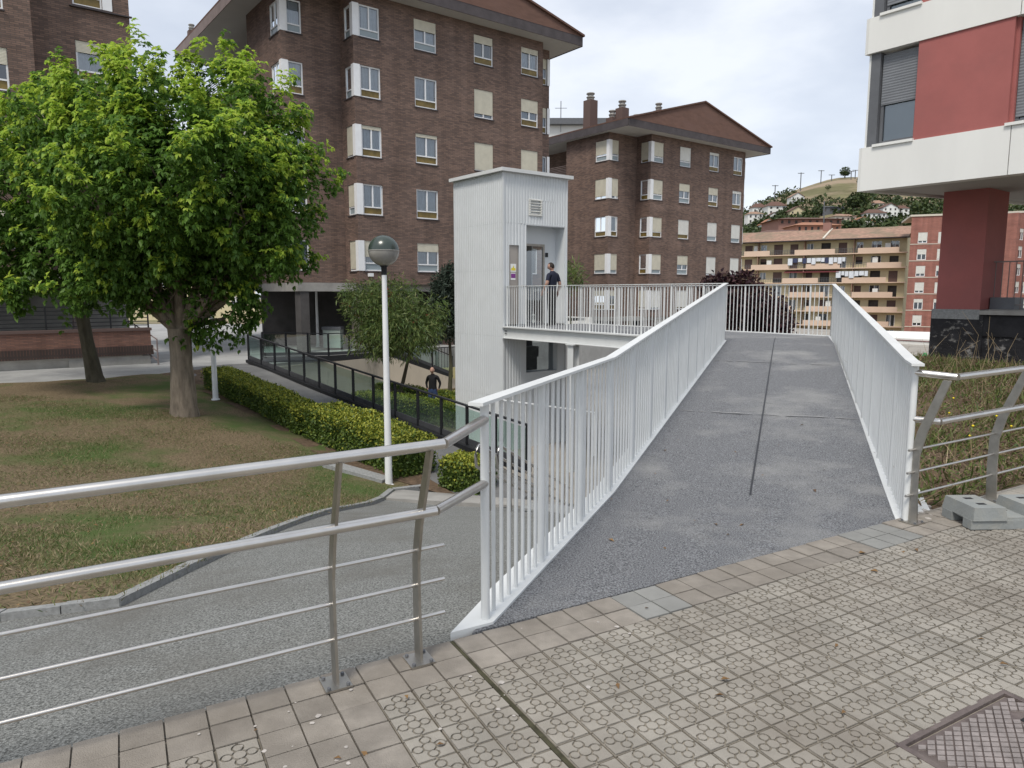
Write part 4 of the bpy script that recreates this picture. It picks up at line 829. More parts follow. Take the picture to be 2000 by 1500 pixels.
# ---- lawn grass, litter, weeds
def scatter(poly, n, zf, dens=None):
    xs = [p[0] for p in poly]; ys = [p[1] for p in poly]; out = []
    while len(out) < n:
        x, y = random.uniform(min(xs), max(xs)), random.uniform(min(ys), max(ys))
        if inside((x, y), poly) and (dens is None or random.random() < dens(x, y)): out.append((x, y, zf(x, y)))
    return np.array(out)
near_lawn = [(-6.0, 2.2), kA[:2], kB[:2], kC[:2], (-3.2, 14.5), (-8, 16.5), (-13, 18)]
P = scatter(near_lawn, 85000, lambda x, y: T(x, y) + .03, lambda x, y: (1.0 if y < 9 else .75) * min(1, max(.12, .55 + 1.4 * noise.noise((x * .55, y * .55, 3)))))
Dv = unit(RNG.normal(size=P.shape) * np.array([.75, .75, .3]) + np.array([0, 0, .62])); leaf_mesh('lawn_grass', [(leaves(P, Dv, rnd(len(P)), .035 + .05 * RNG.random(len(P)), .007), 0)], [M['grassb']], kind='stuff', label='short dry grass blades of the left lawn', cat='grass')
P = scatter(near_lawn, 380, lambda x, y: T(x, y) + .07); L2 = scatter([tuple(PV(.3, -.1)[:2]), tuple(PV(3.2, -.1)[:2]), (3.2, 7.5), (1.6, 7.5)], 18, lambda x, y: deck_surf((x, y)) + .006)
L3 = scatter([tuple(PV(-1, .2)[:2]), tuple(PV(3, .2)[:2]), tuple(PV(3, 1.6)[:2]), tuple(PV(-1, 1.6)[:2])], 22, lambda x, y: pvz(sn((x, y))[0]) + .008)
P = np.concatenate([P, L2, L3]); Dv = unit(rnd(len(P)) * np.array([1, 1, .12])); sz = .02 + .035 * RNG.random(len(P)); leaf_mesh('fallen_leaves', [(leaves(P, Dv, unit(np.array([0, 0, 1.]) + rnd(len(P)) * .35), sz, sz * .5), 0)], [M['litter']], kind='stuff', label='small brown fallen leaves strewn over lawn, deck and paving', cat='fallen leaves')
P = scatter([tuple(PV(-3, .05)[:2]), tuple(PV(.8, .05)[:2]), tuple(PV(.8, .7)[:2]), tuple(PV(-3, .7)[:2])], 60, lambda x, y: pvz(sn((x, y))[0]) + .0015); m_ = MB()
for x, y, z in P:
    r = random.uniform(.003, .013); k0 = random.random() * 6; m_.face([(x + r * random.uniform(.7, 1.2) * math.cos(a + k0), y + r * random.uniform(.7, 1.2) * math.sin(a + k0), z) for a in np.linspace(0, 2 * math.pi, 9)[:-1]])
m_.build('lichen_spots', [M['chip']], pav, kind='stuff')
wp = [tuple(PV(3.55, -.08)[:2]), (6.9, 14.6), (9.0, 15.9), (13.5, 9), tuple(PV(9, -.08)[:2])]
P = scatter(wp, 26000, Zem, lambda x, y: (1 if y < 9 else .6) * min(1, max(.15, .6 + 1.3 * noise.noise((x * .7, y * .7, 9))))); n_ = len(P); hh_ = .07 + .20 * RNG.random(n_) ** 2
Dv = unit(RNG.normal(size=P.shape) * np.array([.55, .55, .3]) + np.array([0, 0, .6])); g1 = leaves(P, Dv, rnd(n_), hh_, .010 + .012 * RNG.random(n_))
P2 = scatter(wp, 14000, lambda x, y: Zem(x, y) + random.uniform(.02, .16), lambda x, y: min(1, max(.0, .4 + 1.8 * noise.noise((x * .9, y * .9, 4))))); g2 = leaves(P2, unit(rnd(len(P2)) + np.array([0, 0, .3])), unit(rnd(len(P2)) + np.array([0, 0, 1.])), .02 + .03 * RNG.random(len(P2)), .018)
P3 = scatter(wp, 420, Zem); n3 = len(P3); g3 = leaves(P3, unit(RNG.normal(size=P3.shape) * np.array([.5, .5, .2]) + np.array([0, 0, .8])), rnd(n3), .3 + .6 * RNG.random(n3) ** 3, .008)
P4 = scatter(wp, 3000, lambda x, y: Zem(x, y) + .015); g4 = leaves(P4, unit(rnd(len(P4)) * np.array([1, 1, .15])), unit(rnd(len(P4)) + np.array([0, 0, 1.5])), .08 + .15 * RNG.random(len(P4)), .008)
leaf_mesh('weeds', [(g1, 0), (g2, 0), (g3, 1), (g4, 1)], [M['weed'], M['straw']], kind='stuff', label='tangled green and dry weeds on the bank behind the right railing', cat='weeds')
for i in range(11):
    x, y, z = scatter([tuple(PV(3.8, -.5)[:2]), (5.2, 8.5), (7.6, 8.5), tuple(PV(6, -.5)[:2])], 1, Zem)[0]; m_ = MB(); hgt = random.uniform(.18, .38); m_.tube([(x, y, z), (x + .01, y, z + hgt)], .003, 4)
    t = thing('dandelion', 'small yellow dandelion flower among the weeds', 'flower', 'yellow flowers in the weeds'); m_.build('stem', [M['weed']], t); m_ = MB(); m_.lathe([(.002, hgt - .012), (.012, hgt), (.011, hgt + .006), (.001, hgt + .012)], (x, y, z), 9); m_.build('flower_head', [M['flower']], t)
stalks = thing('dry_stalks', 'tall bare dry plant stalks in front of the black wall', 'dry plant')
for i in range(10):
    p = PD(random.uniform(1860, 1990), 725, random.uniform(11.5, 13.6)); z = Zem(p.x, p.y); m_ = MB(); h_ = random.uniform(.5, 1.3); m_.tube([(p.x, p.y, z), (p.x + random.uniform(-.1, .1), p.y, z + h_ * .6), (p.x + random.uniform(-.3, .3), p.y, z + h_)], [.005, .004, .002], 5, cap=False); m_.build('stalk', [M['straw']], stalks)
# ================================================================== grey fence foot
fb = thing('fence_block', 'grey recycled plastic fence foot block with slots lying on the pavement', 'fence block')
b0, b1 = sn(PZ(1905, 1036, .07)), sn(PZ(1848, 1003, .07))
class FQ(Fr):
    def __init__(self, o, ang, zb): self.o2 = Vector(o); self.c = math.cos(ang); self.s = math.sin(ang); self.zb = zb
    def w(self, s, t, z): return (self.o2.x + self.c * s - self.s * t, self.o2.y + self.s * s + self.c * t, self.zb + z)
pc = PZ(1905, 1036, .07); q_ = FQ(pc.xy, math.radians(2), .075); m_ = MB(); DB = .30
q_.s2 = 0
def hx(s0, s1, t0, t1, z0, z1, ch=0): m_.hexa([q_.w(s0 - ch, t0 - ch, z0), q_.w(s1 + ch, t0 - ch, z0), q_.w(s1 + ch, t1 + ch, z0), q_.w(s0 - ch, t1 + ch, z0), q_.w(s0, t0, z1), q_.w(s1, t0, z1), q_.w(s1, t1, z1), q_.w(s0, t1, z1)])
for s0, s1 in ((0, .74),):
    hx(-.03, .74, -.0, .085, 0, .06); hx(.0, .74, .085, .20, .04, .06); hx(-.03, .74, .20, DB, 0, .06)
hx(-.015, .19, .0, DB, .0601, .145, .012); hx(.36, .56, .0, DB, .0601, .145, .012); hx(.70, .74, 0, DB, .0601, .145, .0)
hx(.19, .36, .01, DB - .01, .0602, .075)
bevel(m_.build('body', [M['plastic']], fb), .006)
for s, t, z in ((.06, .20, .1452), (.06, .07, .1452), (.27, .16, .0753), (.43, .20, .1452), (.43, .07, .1452)):
    m_ = MB(); m_.box(q_, s, s + .055, t, t + .035, z, z + .0012); m_.build('slot', [M['dark']], fb)
# ================================================================== buildings
def wall(mb, fr, s0, s1, z0, z1, holes=(), rev=.14, m=0, t=0, back=None):
    """wall with real openings, reveals and (optional) dark room behind"""
    S = sorted({s0, s1} | {h[0] for h in holes} | {h[1] for h in holes}); Z = sorted({z0, z1} | {h[2] for h in holes} | {h[3] for h in holes})
    S = [s for s in S if s0 <= s <= s1]; Z = [z for z in Z if z0 <= z <= z1]
    for i in range(len(S) - 1):
        j = 0
        while j < len(Z) - 1:
            a, b, c, d = S[i], S[i + 1], Z[j], Z[j + 1]; cx, cz = (a + b) / 2, (c + d) / 2; j += 1
            if any(h[0] < cx < h[1] and h[2] < cz < h[3] for h in holes): continue
            mb.face([fr.w(a, t, c), fr.w(b, t, c), fr.w(b, t, d), fr.w(a, t, d)], m, [(a, c), (b, c), (b, d), (a, d)])
    for (a, b, c, d) in holes:
        for q in (((a, c), (a, d)), ((a, d), (b, d)), ((b, d), (b, c)), ((b, c), (a, c))):
            (x1, y1), (x2, y2) = q; mb.face([fr.w(x1, t, y1), fr.w(x2, t, y2), fr.w(x2, t - rev, y2), fr.w(x1, t - rev, y1)], m, [(x1, y1), (x2, y2), (x2 + rev, y2), (x1 + rev, y1)])
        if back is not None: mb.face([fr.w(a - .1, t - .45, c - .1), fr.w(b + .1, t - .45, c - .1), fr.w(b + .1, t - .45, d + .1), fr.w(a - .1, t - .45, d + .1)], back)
def window(par, fr, s0, s1, z0, z1, blind=0., panel='ochre', curtain=True, two=True, t=0, frame='whitewin', bm='blind', fw=.055, gl='glass', sill=True):
    m_ = MB(); w = fw; lo = z0 + .36 if panel else z0 + w; a, b = t - .11, t - .045
    m_.box(fr, s0, s0 + w, a, b, z0, z1); m_.box(fr, s1 - w, s1, a, b, z0, z1); m_.box(fr, s0 + w, s1 - w, a, b, z1 - w, z1); m_.box(fr, s0 + w, s1 - w, a, b, z0, z0 + w)
    if panel: m_.box(fr, s0 + w, s1 - w, a, b, lo - w * .6, lo + w * .4)
    if two: c = (s0 + s1) / 2; m_.box(fr, c - w * .6, c + w * .6, a, b, lo + w * .4 if panel else lo, z1 - w)
    wn = m_.build('window', [M[frame]], par)
    m_ = MB(); m_.face([fr.w(s0 + w, t - .085, lo), fr.w(s1 - w, t - .085, lo), fr.w(s1 - w, t - .085, z1 - w), fr.w(s0 + w, t - .085, z1 - w)]); m_.build('pane', [M[gl]], wn)
    if panel: m_ = MB(); m_.face([fr.w(s0 + w, t - .080, z0 + w), fr.w(s1 - w, t - .080, z0 + w), fr.w(s1 - w, t - .080, lo - w * .6), fr.w(s0 + w, t - .080, lo - w * .6)]); m_.build('panel', [M[panel]], wn)
    if blind > .03:
        zb = z1 - (z1 - z0 - .05) * blind; m_ = MB(); m_.box(fr, s0 + .012, s1 - .012, t - .043, t - .028, zb, z1 - .01); m_.build('blind', [M[bm]], wn)
    if curtain and blind < .9:
        m_ = MB(); n = 16; prev = None
        for k in range(n + 1):
            s = s0 + w + (s1 - s0 - 2 * w) * k / n; p = (s, t - .17 + .02 * math.sin(k * 2.3 + s0))
            if prev: m_.face([fr.w(*prev, z0 + w), fr.w(*p, z0 + w), fr.w(*p, z1 - w), fr.w(*prev, z1 - w)], 0, None, True)
            prev = p
        m_.build('curtain', [M['curtain']], wn)
    if sill: m_ = MB(); m_.box(fr, s0 - .03, s1 + .03, t - .11, t + .045, z0 - .05, z0 - .004); m_.build('sill', [M['fascia']], wn)
    return wn
ROWS = [14.25, 11.68, 9.1, 6.52, 3.98]; WH = 1.37
def brick_block(label, o, dz, seed, spec, zbot, chim, tend=14):
    """stepped brick block: main facade along A, left flank along B. spec[(row,col)] = (blind, panel)"""
    rr = random.Random(seed); t_ = thing('apartment_building', label, 'building'); FA = Fr(o, A, neg(B)); m_ = MB()
    C2 = -3.72; I1t = 1.35; C1 = C2 - 2.75; top = 14.75 + dz
    z0s = [r - WH + dz for r in ROWS]
    def sp(r, c, dflt): return spec.get((r, c), dflt)
    # main facade
    cols = [(C2 + .30, -2.42), (-.64, .57), (2.74, 3.90), (5.71, 6.86)]; holes = []
    for r, z0 in enumerate(z0s):
        for c, (a, b) in enumerate(cols): holes.append((a, b, z0, z0 + WH))
    wall(m_, FA, C2, 7.18, zbot, top, holes, m=0, back=1)
    # right set-back part with a corner window
    FR_ = Fr(FA.w(0, -.8, 0)[:2], A, neg(B)); h2 = [(7.6, 8.14, z0, z0 + WH) for z0 in z0s]; wall(m_, FR_, 7.18, 8.3, zbot, top, h2, m=0, back=1)
    FRS = Fr(FA.w(8.3, 0, 0)[:2], B, A); wall(m_, FRS, .8, tend, zbot, top, m=0)
    # return of the bay, recessed face, left flank
    FB2 = Fr(FA.w(C2, 0, 0)[:2], B, neg(A)); hb_ = [(.22, .95, z0, z0 + WH) for z0 in z0s]; wall(m_, FB2, 0, I1t, zbot, top, hb_, m=0, back=1)
    FC = Fr(FA.w(0, -I1t, 0)[:2], A, neg(B)); hc = [(C1 + .28, C1 + .95, z0, z0 + WH) for z0 in z0s]; wall(m_, FC, C1, C2, zbot, top, hc, m=0, back=1)
    FB1 = Fr(FA.w(C1, -I1t, 0)[:2], B, neg(A)); hd = [(.25, 1.35, z0, z0 + WH) for z0 in z0s]; wall(m_, FB1, 0, 4.4, zbot, top, hd, m=0, back=1)
    # loggia recess beyond
    wall(m_, Fr(FB1.w(4.4, 0, 0)[:2], A, B), 0, 2.2, zbot, top, m=0); FL = Fr(FB1.w(0, -2.2, 0)[:2], B, neg(A)); wall(m_, FL, 4.4, tend, zbot, top, m=0)
    wl = m_.build('wall', [M['brick'], M['dim']], t_)
    for r, z0 in enumerate(z0s):
        for c, (a, b) in enumerate(cols):
            bl_, pn = sp(r, c, (rr.choice((0, .15, .35, .8, .93)), rr.choice(('ochre', 'frost', 'frost', None)))); window(t_, FA, a, b, z0, z0 + WH, bl_, pn, rr.random() < .8, bm='blind' if dz == 0 or rr.random() < .4 else 'blindw')
        bl_, pn = sp(r, 4, (rr.choice((0, 0, .9)), 'ochre')); window(t_, FB2, .22, .95, z0, z0 + WH, bl_, pn, True, False)
        bl_, pn = sp(r, 5, (rr.choice((0, .3, .9)), 'ochre')); window(t_, FC, C1 + .28, C1 + .95, z0, z0 + WH, bl_, pn, True, False); window(t_, FB1, .25, 1.35, z0, z0 + WH, bl_ if dz else 0, pn, True, True)
        window(t_, FR_, 7.6, 8.14, z0, z0 + WH, rr.choice((0, .4, .92)), 'ochre', True, False)
        for f_, a in ((FA, C2), (FC, C1)):      # white corner posts of the wrap-around windows
            m2 = MB(); p = f_.w(a, 0, 0); m2.prism([f_.w(a - .03, .03, 0)[:2], f_.w(a + .28, .03, 0)[:2], f_.w(a + .28, -.1, 0)[:2], f_.w(a + .1, -.1, 0)[:2], f_.w(a + .1, -.24, 0)[:2], f_.w(a - .03, -.24, 0)[:2]], z0, z0 + WH); m2.build('corner_post', [M['whitewin']], t_)
        m2 = MB(); m2.box(FR_, 8.15, 8.33, -.12, .03, z0, z0 + WH); m2.build('corner_post', [M['whitewin']], t_)
    for k, z0 in enumerate(z0s):                # loggias
        zf = z0 - .75; m2 = MB(); m2.box(FL, 4.5, tend, 0, 2.2, zf - .18, zf); m2.build('loggia_floor', [M['soffit']], t_)
        m2 = MB()
        for q in range(8): m2.box(FL, 4.5, tend, 2.12, 2.15, zf + .12 + .12 * q, zf + .15 + .12 * q)
        m2.build('loggia_slats', [M['fascia2']], t_, kind='stuff')
    # hipped roof
    ov = .85; f0, f1, g0 = -6.95 - (.6 if dz == 0 else 0), 9.2, ov; tb_ = tend + ov; zt = top + .42; m2 = MB()
    q = lambda s, t, z: FA.w(s, t, z)
    soff = [q(f0, ov, 0), q(f1, ov, 0), q(f1, -tb_, 0), q(f0, -tb_, 0)]
    m2.prism([p[:2] for p in soff], top - .02, top + .04); m2.build('soffit', [M['soffit']], t_)
    m2 = MB()
    for (a, b) in ((soff[0], soff[1]), (soff[1], soff[2]), (soff[2], soff[3]), (soff[3], soff[0])):
        av, bv = Vector((a[0], a[1], top - .05)), Vector((b[0], b[1], top - .05)); n_ = Vector((bv.y - av.y, -(bv.x - av.x), 0)).normalized() * .04; m2.hexa([p + Vector((0, 0, z)) for z in (0, .50) for p in (av, bv, bv + n_, av + n_)])
    m2.m = [0] * 18 + [0 if dz else 1] * 6; m2.build('fascia', [M['fascia'], M['fascia2']], t_)
    mid = (f0 + f1) / 2 + .1; rise = 2.3; e = ov + .05
    c = [q(f0 - .04, e, zt), q(f1 + .04, e, zt), q(f1 + .04, -tb_, zt), q(f0 - .04, -tb_, zt)]; ap1 = q(mid, e - .35, zt + rise); ap2 = q(mid, -tb_, zt + rise); th = Vector((0, 0, .10)); m2 = MB()
    m2.face([c[0], c[1], ap1]); m2.face([c[2], c[3], ap2]); rf = m2.build('roof', [M['roofbrown']], t_); m2 = MB()
    for u_, v_ in ((c[1], c[2]), (c[0], c[3])):
        a_, b_, c_, d_ = (Vector(z_) for z_ in (u_, v_, ap2, ap1)); fo = Vector((neg(B)[0], neg(B)[1], 0)) * .12; a_, d_ = a_ + fo, d_ + fo; m2.hexa([a_, b_, c_, d_, a_ + th, b_ + th, c_ + th, d_ + th])
    m2.build('roof_slope', [M['roofbrown']], rf)
    cc = []
    for (px, yt, yb_, s_, w) in chim:
        lo, hi = -60., 3.
        for _ in range(50):
            t2 = (lo + hi) / 2; w3 = q(s_, t2, zt + 1); 
            if proj(w3)[0] < px: lo = t2
            else: hi = t2
        D_ = q(s_, t2, 0)[1]; zb3 = PD(px, yb_, D_).z; cc.append((s_, t2, zb3 - 1.2, PD(px, yt, D_).z - zb3 + 1.2 - .52, w))
    chim = cc
    for (s, t, zc, hh_, w) in chim:
        m2 = MB(); m2.box(FA, s - w, s + w, t - w, t + w, zc, zc + hh_); m2.build('chimney', [M['brickred']], rf)
        m2 = MB(); p = q(s, t, zc + hh_); m2.lathe([(w * .7, 0), (w * .7, .18), (w * .85, .2), (w * .85, .25), (w * .6, .27), (w * .6, .42), (w * .85, .44), (w * .8, .52), (0.01, .54)], p, 12); m2.build('chimney_pot', [M['concrete']], rf)
    return t_, FA, FC, C1, C2
spec1 = {(0, 0): (0, 'frost'), (1, 0): (0, 'ochre'), (2, 0): (.12, 'ochre'), (3, 0): (0, 'ochre'), (4, 0): (.55, 'frost'), (0, 1): (.36, 'frost'), (1, 1): (0, 'ochre'), (2, 1): (.12, 'ochre'), (3, 1): (0, 'ochre'), (4, 1): (.3, 'frost'),
         (0, 2): (.28, 'ochre'), (1, 2): (.88, None), (2, 2): (1, None), (0, 3): (.2, 'ochre'), (1, 3): (.48, 'ochre'), (2, 3): (.97, None), (0, 4): (0, 'frost'), (1, 4): (0, 'frost'), (2, 4): (.97, None), (3, 4): (.75, 'frost'), (4, 4): (.97, None), (0, 5): (0, 'frost'), (1, 5): (0, 'ochre')}
oM = tuple(PD(835, 300, 35.5)[:2]); oR = tuple(PD(1340, 300, 53.7)[:2])
bld1, FA1, FC1, C1_, C2_ = brick_block('brown brick apartment block in the centre, directly behind the lift tower', oM, 0, 3, spec1, 2.0, [(384, 48, 85, -1.0, .3)])
spec2 = {(0, 0): (.72, 'frost'), (0, 1): (.72, 'frost'), (0, 2): (.15, 'ochre'), (0, 3): (0, 'ochre'), (1, 0): (.72, 'frost'), (1, 1): (.4, 'frost'), (1, 2): (.4, 'ochre'), (1, 3): (.15, 'ochre'), (2, 0): (.75, 'ochre'), (2, 1): (.8, 'ochre'), (2, 2): (.75, 'frost'), (2, 3): (.8, 'frost'), (3, 0): (.82, 'frost'), (3, 1): (.5, 'frost'), (3, 2): (.95, None), (3, 3): (.95, None), (0, 5): (.7, 'frost'), (1, 5): (.9, None), (2, 5): (0, 'ochre'), (3, 5): (.85, 'frost')}
def on_fac(px, py, FA, t):
    r = ray(px, py); return None
bld2, FA2, FC2, _, _ = brick_block('smaller brown brick apartment block with hipped roof, right of the lift tower', oR, -2.2, 9, spec2, -.15, [(1153, 182, 252, -5.8, .36), (1196, 216, 241, -4.6, .32), (1215, 197, 239, -4.2, .34), (1243, 224, 236, -3.2, .26), (1286, 202, 224, -1.6, .3)])
# ground floors: arcade of the centre block, shop level of the right block
def arcade(bld, FA, ztop, zbot, xs, depth=5, lintel=.35, back='dim', s0=-6.5, s1=9):
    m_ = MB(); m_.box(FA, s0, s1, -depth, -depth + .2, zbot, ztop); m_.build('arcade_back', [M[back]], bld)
    m_ = MB(); m_.box(FA, s0, s1, -depth + .2, -.02, ztop - lintel, ztop + .03); m_.build('arcade_lintel', [M['concrete']], bld)
    for a, b, mm in xs: m_ = MB(); m_.box(FA, a, b, -.7, -.06, zbot, ztop - lintel); m_.build('pillar', [M[mm]], bld)
F1 = Fr(FA1.w(0, -.3, 0)[:2], A, neg(B)); arcade(bld1, F1, 2.02, PLZ - 2, [(-6.4, -6.0, 'dim'), (-3.7, -3.2, 'fascia2'), (1.3, 2.1, 'brickred'), (3.2, 4.6, 'brickred'), (7.5, 8.5, 'brickred')])
gbin = thing('waste_container', 'pale green waste container behind the glass, before the arcade', 'container'); p = PD(648, 640, 33.5); m_ = MB(); m_.abox(p.x - .4, p.x + .4, 33.4, 34.1, PLZ + .1, PLZ + .95); bevel(m_.build('body', [M['glassbin']], gbin), .08); m_ = MB(); m_.abox(p.x - .44, p.x + .44, 33.36, 34.14, PLZ + .95, PLZ + 1.08); bevel(m_.build('lid', [M['greyframe']], gbin), .05)
gate = thing('barred_gate', 'brown barred gate in the shadowed arcade, left of the drooping tree', 'gate')
for i in range(13): m_ = MB(); m_.box(F1, -3.0 + .22 * i, -2.97 + .22 * i, -.3, -.27, PLZ, 1.5); m_.build('bar', [M['fascia2']], gate)
for z in (PLZ + .1, -.2, .0, .2, .55, .75, .95, 1.15, 1.35, 1.5): m_ = MB(); m_.box(F1, -3.0, -.3, -.26, -.23, z, z + .03); m_.build('rail', [M['fascia2']], gate)
# lamp arm / security light on the facade
m_ = MB(); m_.box(FA1, -4.5 + 1.2, -4.3 + 1.2, .02, .22, 2.35, 2.5); m_.build('wall_lamp', [M['whitewin']], bld1)
F2 = Fr(FA2.w(0, -.3, 0)[:2], A, neg(B)); arcade(bld2, F2, -.12, LOW, [(-6.3, -5.5, 'brickred'), (-3.7, -2.6, 'brickred'), (-.8, .6, 'brickred'), (2, 3.2, 'brickred'), (5, 6, 'brickred'), (8, 8.9, 'brickred')], 2.5, .25, 'dim')
for a, b, mm in ((-5.3, -4.4, 'ochre'), (-2.4, -1.0, 'band'), (.9, 1.7, 'band'), (3.4, 4.8, 'dim')): m_ = MB(); m_.box(F2, a, b, -.5, -.45, LOW, -.4); m_.build('shop_door', [M[mm]], bld2)
# ---- left building
oL = (-14.3, 27.75); FLd = Fr(oL, A, neg(B)); bl3 = thing('apartment_building', 'brown brick apartment block at the left edge behind the maples', 'building'); m_ = MB()
rowsL = [13.1, 10.53, 7.96, 5.4]; hol = []; hol2 = []
for z1 in rowsL: hol.append((-1.55, -.62, z1 - 1.37, z1))
for z1 in rowsL: hol2.append((-5.0, -3.65, z1 - 2.3, z1 - .93)); hol2.append((-9.0, -7.8, z1 - 2.3, z1 - .93))
wall(m_, FLd, -2.9, .25, 2.3, 18, hol, m=0, back=1); FL2 = Fr(FLd.w(0, .9, 0)[:2], A, neg(B)); wall(m_, FL2, -14, -2.9, 2.3, 18, hol2, m=0, back=1); wall(m_, Fr(FLd.w(-2.9, 0, 0)[:2], neg(B), A), 0, .9, 2.3, 18, m=0); wall(m_, Fr(FLd.w(.25, 0, 0)[:2], B, A), 0, 12, 2.3, 18, m=0)
m_.build('wall', [M['brick'], M['dim']], bl3)
for k, (a, b, c, d) in enumerate(hol): window(bl3, FLd, a, b, c, d, (.0, .3, .9, .3)[k], 'ochre', k != 0, False); m2 = MB(); m2.box(FLd, -.61, -.3, -.1, .03, c, d); m2.build('corner_post', [M['whitewin']], bl3); m2 = MB(); m2.box(FLd, -1.65, .32, .002, .12, c - .10, c - .06); m2.build('ledge', [M['fascia']], bl3)
for k, (a, b, c, d) in enumerate(hol2): window(bl3, FL2, a, b, c, d, (.45, .3, .4, .9, .6, .2, .3, .9)[k], 'ochre', False, True)
m_ = MB(); m_.box(FLd, -14, .2, -4, -3.8, PLZ, 2.3); m_.build('porch_back', [M['concrete']], bl3); m_ = MB(); m_.box(FLd, -14, .25, -4, .85, 2.05, 2.32); m_.build('porch_lintel', [M['concrete']], bl3)
for a in (-2.2, -12): m_ = MB(); m_.box(FLd, a, a + .5, -.9, -.4, PLZ, 2.05); m_.build('pillar', [M['fascia2']], bl3)
tw_ = thing('brick_parapet', 'low brick terrace wall with upright brick course below the left building', 'wall'); m_ = MB()
zp = PLZ + .35; wall(m_, Fr(FLd.w(0, 1.0, 0)[:2], A, neg(B)), -13, .1, zp + .32, zp + .9, m=0); wall(m_, Fr(FLd.w(.1, 1.0, 0)[:2], B, A), 0, 3, zp + .32, zp + .9, m=0); m_.build('brickwork', [M['brickred']], tw_)
m_ = MB(); wall(m_, Fr(FLd.w(0, 1.06, 0)[:2], A, neg(B)), -13, .16, zp, zp + .34, m=0); wall(m_, Fr(FLd.w(.16, 1.06, 0)[:2], B, A), 0, 3, zp, zp + .34, m=0); m_.build('upright_course', [M['soldier']], tw_)
m_ = MB(); m_.box(FLd, -13, .14, .6, 1.05, zp + .9, zp + 1.0); m_.build('coping', [M['brickred']], tw_); m_ = MB(); m_.box(FLd, -13, -.2, .2, .9, PLZ - .5, zp); m_.box(FLd, -2.6, .05, .2, 1.0, PLZ - .5, zp - .05); m_.build('footing', [M['concrete']], tw_); m_ = MB(); m_.box(FLd, -13, .0, -.0, .7, zp + .3, zp + .9); m_.build('terrace_floor', [M['concrete']], tw_)
tr_ = thing('terrace_railing', 'dark horizontal bar railing on the brick terrace wall at the left', 'railing')
for z in range(6): m_ = MB(); m_.bar(FLd.w(-13, .8, zp + 1.1 + .14 * z), FLd.w(.05, .8, zp + 1.1 + .14 * z), .025, .03); m_.build('bar', [M['black']], tr_)
for s in (-9, -6, -3.2, -1.2, .05): m_ = MB(); m_.box(FLd, s, s + .05, .78, .83, zp + 1.0, zp + 1.85); m_.build('post', [M['black']], tr_)
rr_ = thing('ramp_railing', 'dark railing sloping down to the plaza right of the left building', 'railing'); ra, rb = Vector(FLd.w(.6, 0, PLZ + .75)), Vector(FLd.w(2.6, 3.6, PLZ))
ra = PD(252, 640, 30); rb = PD(308, 690, 26.5); ra.z = PLZ + .55; rb.z = PLZ
for h_ in (.15, .5, .95): m_ = MB(); m_.bar(ra + Vector((0, 0, h_)), rb + Vector((0, 0, h_)), .03, .04); m_.build('bar', [M['fascia2']], rr_)
for k in range(5): p = ra.lerp(rb, k / 4); m_ = MB(); m_.bar(p, p + Vector((0, 0, .95)), .04, .04, up=(0, 1, 0)); m_.build('post', [M['fascia2']], rr_)
# ---- white building behind the right block
wb_ = thing('white_building', 'white flat roofed building peeping out behind the right brick block', 'building'); wp_ = PD(1090, 280, 88); wq = PD(1245, 280, 88); m_ = MB(); m_.abox(wp_.x - 3, wq.x + 2, 88, 100, -11, PD(1150, 245, 88).z); m_.build('wall', [M['housew']], wb_); m_ = MB(); m_.abox(wp_.x - 3.5, wq.x + 2.5, 87.3, 100, PD(1150, 245, 88).z + .02, PD(1150, 233, 88).z); m_.build('roof', [M['greyframe']], wb_)
m_ = MB(); pw = PD(1096, 230, 87); m_.tube([(pw.x, 87.5, pw.z - 1.5), (pw.x, 87.5, pw.z + 2)], .05, 5); m_.tube([(pw.x - .7, 87.5, pw.z + 1.2), (pw.x + .7, 87.5, pw.z + 1.2)], .03, 4); m_.build('aerial', [M['greyframe']], wb_)
# ================================================================== red and white building on the right
oQ = tuple(PD(1690, 300, 16)[:2]); Q = Fr(oQ, neg(B), neg(A)); rb_ = thing('red_white_building', 'white banded modern building with red panels on a red pillar, upper right', 'building')
eS = (math.sin(math.radians(66)), math.cos(math.radians(66)))
def band(z0, z1, t, name='floor_band'):
    m_ = MB(); poly = [Q.w(-.05, t, 0)[:2], Q.w(2.735, t, 0)[:2], Q.w(2.735, t - .3, 0)[:2], Q.w(-.05, t - .3, 0)[:2]]; m_.prism(poly, z0, z1); poly = [Q.w(2.75, t, 0)[:2], Q.w(9, t, 0)[:2], Q.w(9, t - .3, 0)[:2], Q.w(2.75, t - .3, 0)[:2]]; m_.prism(poly, z0, z1)
    m_.build(name, [M['band']], rb_)
    p0 = Vector(Q.w(-.055, t - .004, 0)[:2]); p1 = p0 + Vector(eS) * 9; n_ = Vector((-eS[1], eS[0])) * .06
    m_ = MB(); m_.prism([p0[:], p1[:], (p1 + n_)[:], (p0 + n_)[:]], z0 - .002, z1 + .002); m_.build(name, [M['band']], rb_)
zb_ = [(3.79, 4.70), (6.63, 7.35), (9.5, 10.2)]
for a, b in zb_: band(a, b, .06)
m_ = MB(); p0 = Vector(Q.w(-.0, 0, 0)[:2]); p1 = p0 + Vector(eS) * 9; p3 = Vector(Q.w(9, 0, 0)[:2]); p2 = p3 + Vector(eS) * 9
m_.prism([p[:] for p in (p0, p3, p2, p1)], 3.84, 3.95); m_.build('soffit', [M['soffit']], rb_)
m_ = MB(); m_.prism([p[:] for p in (p0 + Vector(eS) * .4 + Vector(Q.d) * .35, p3 + Vector(eS) * .4, p2, p1 + Vector(Q.d) * .35)], 3.95, 10); m_.build('core', [M['dim']], rb_)
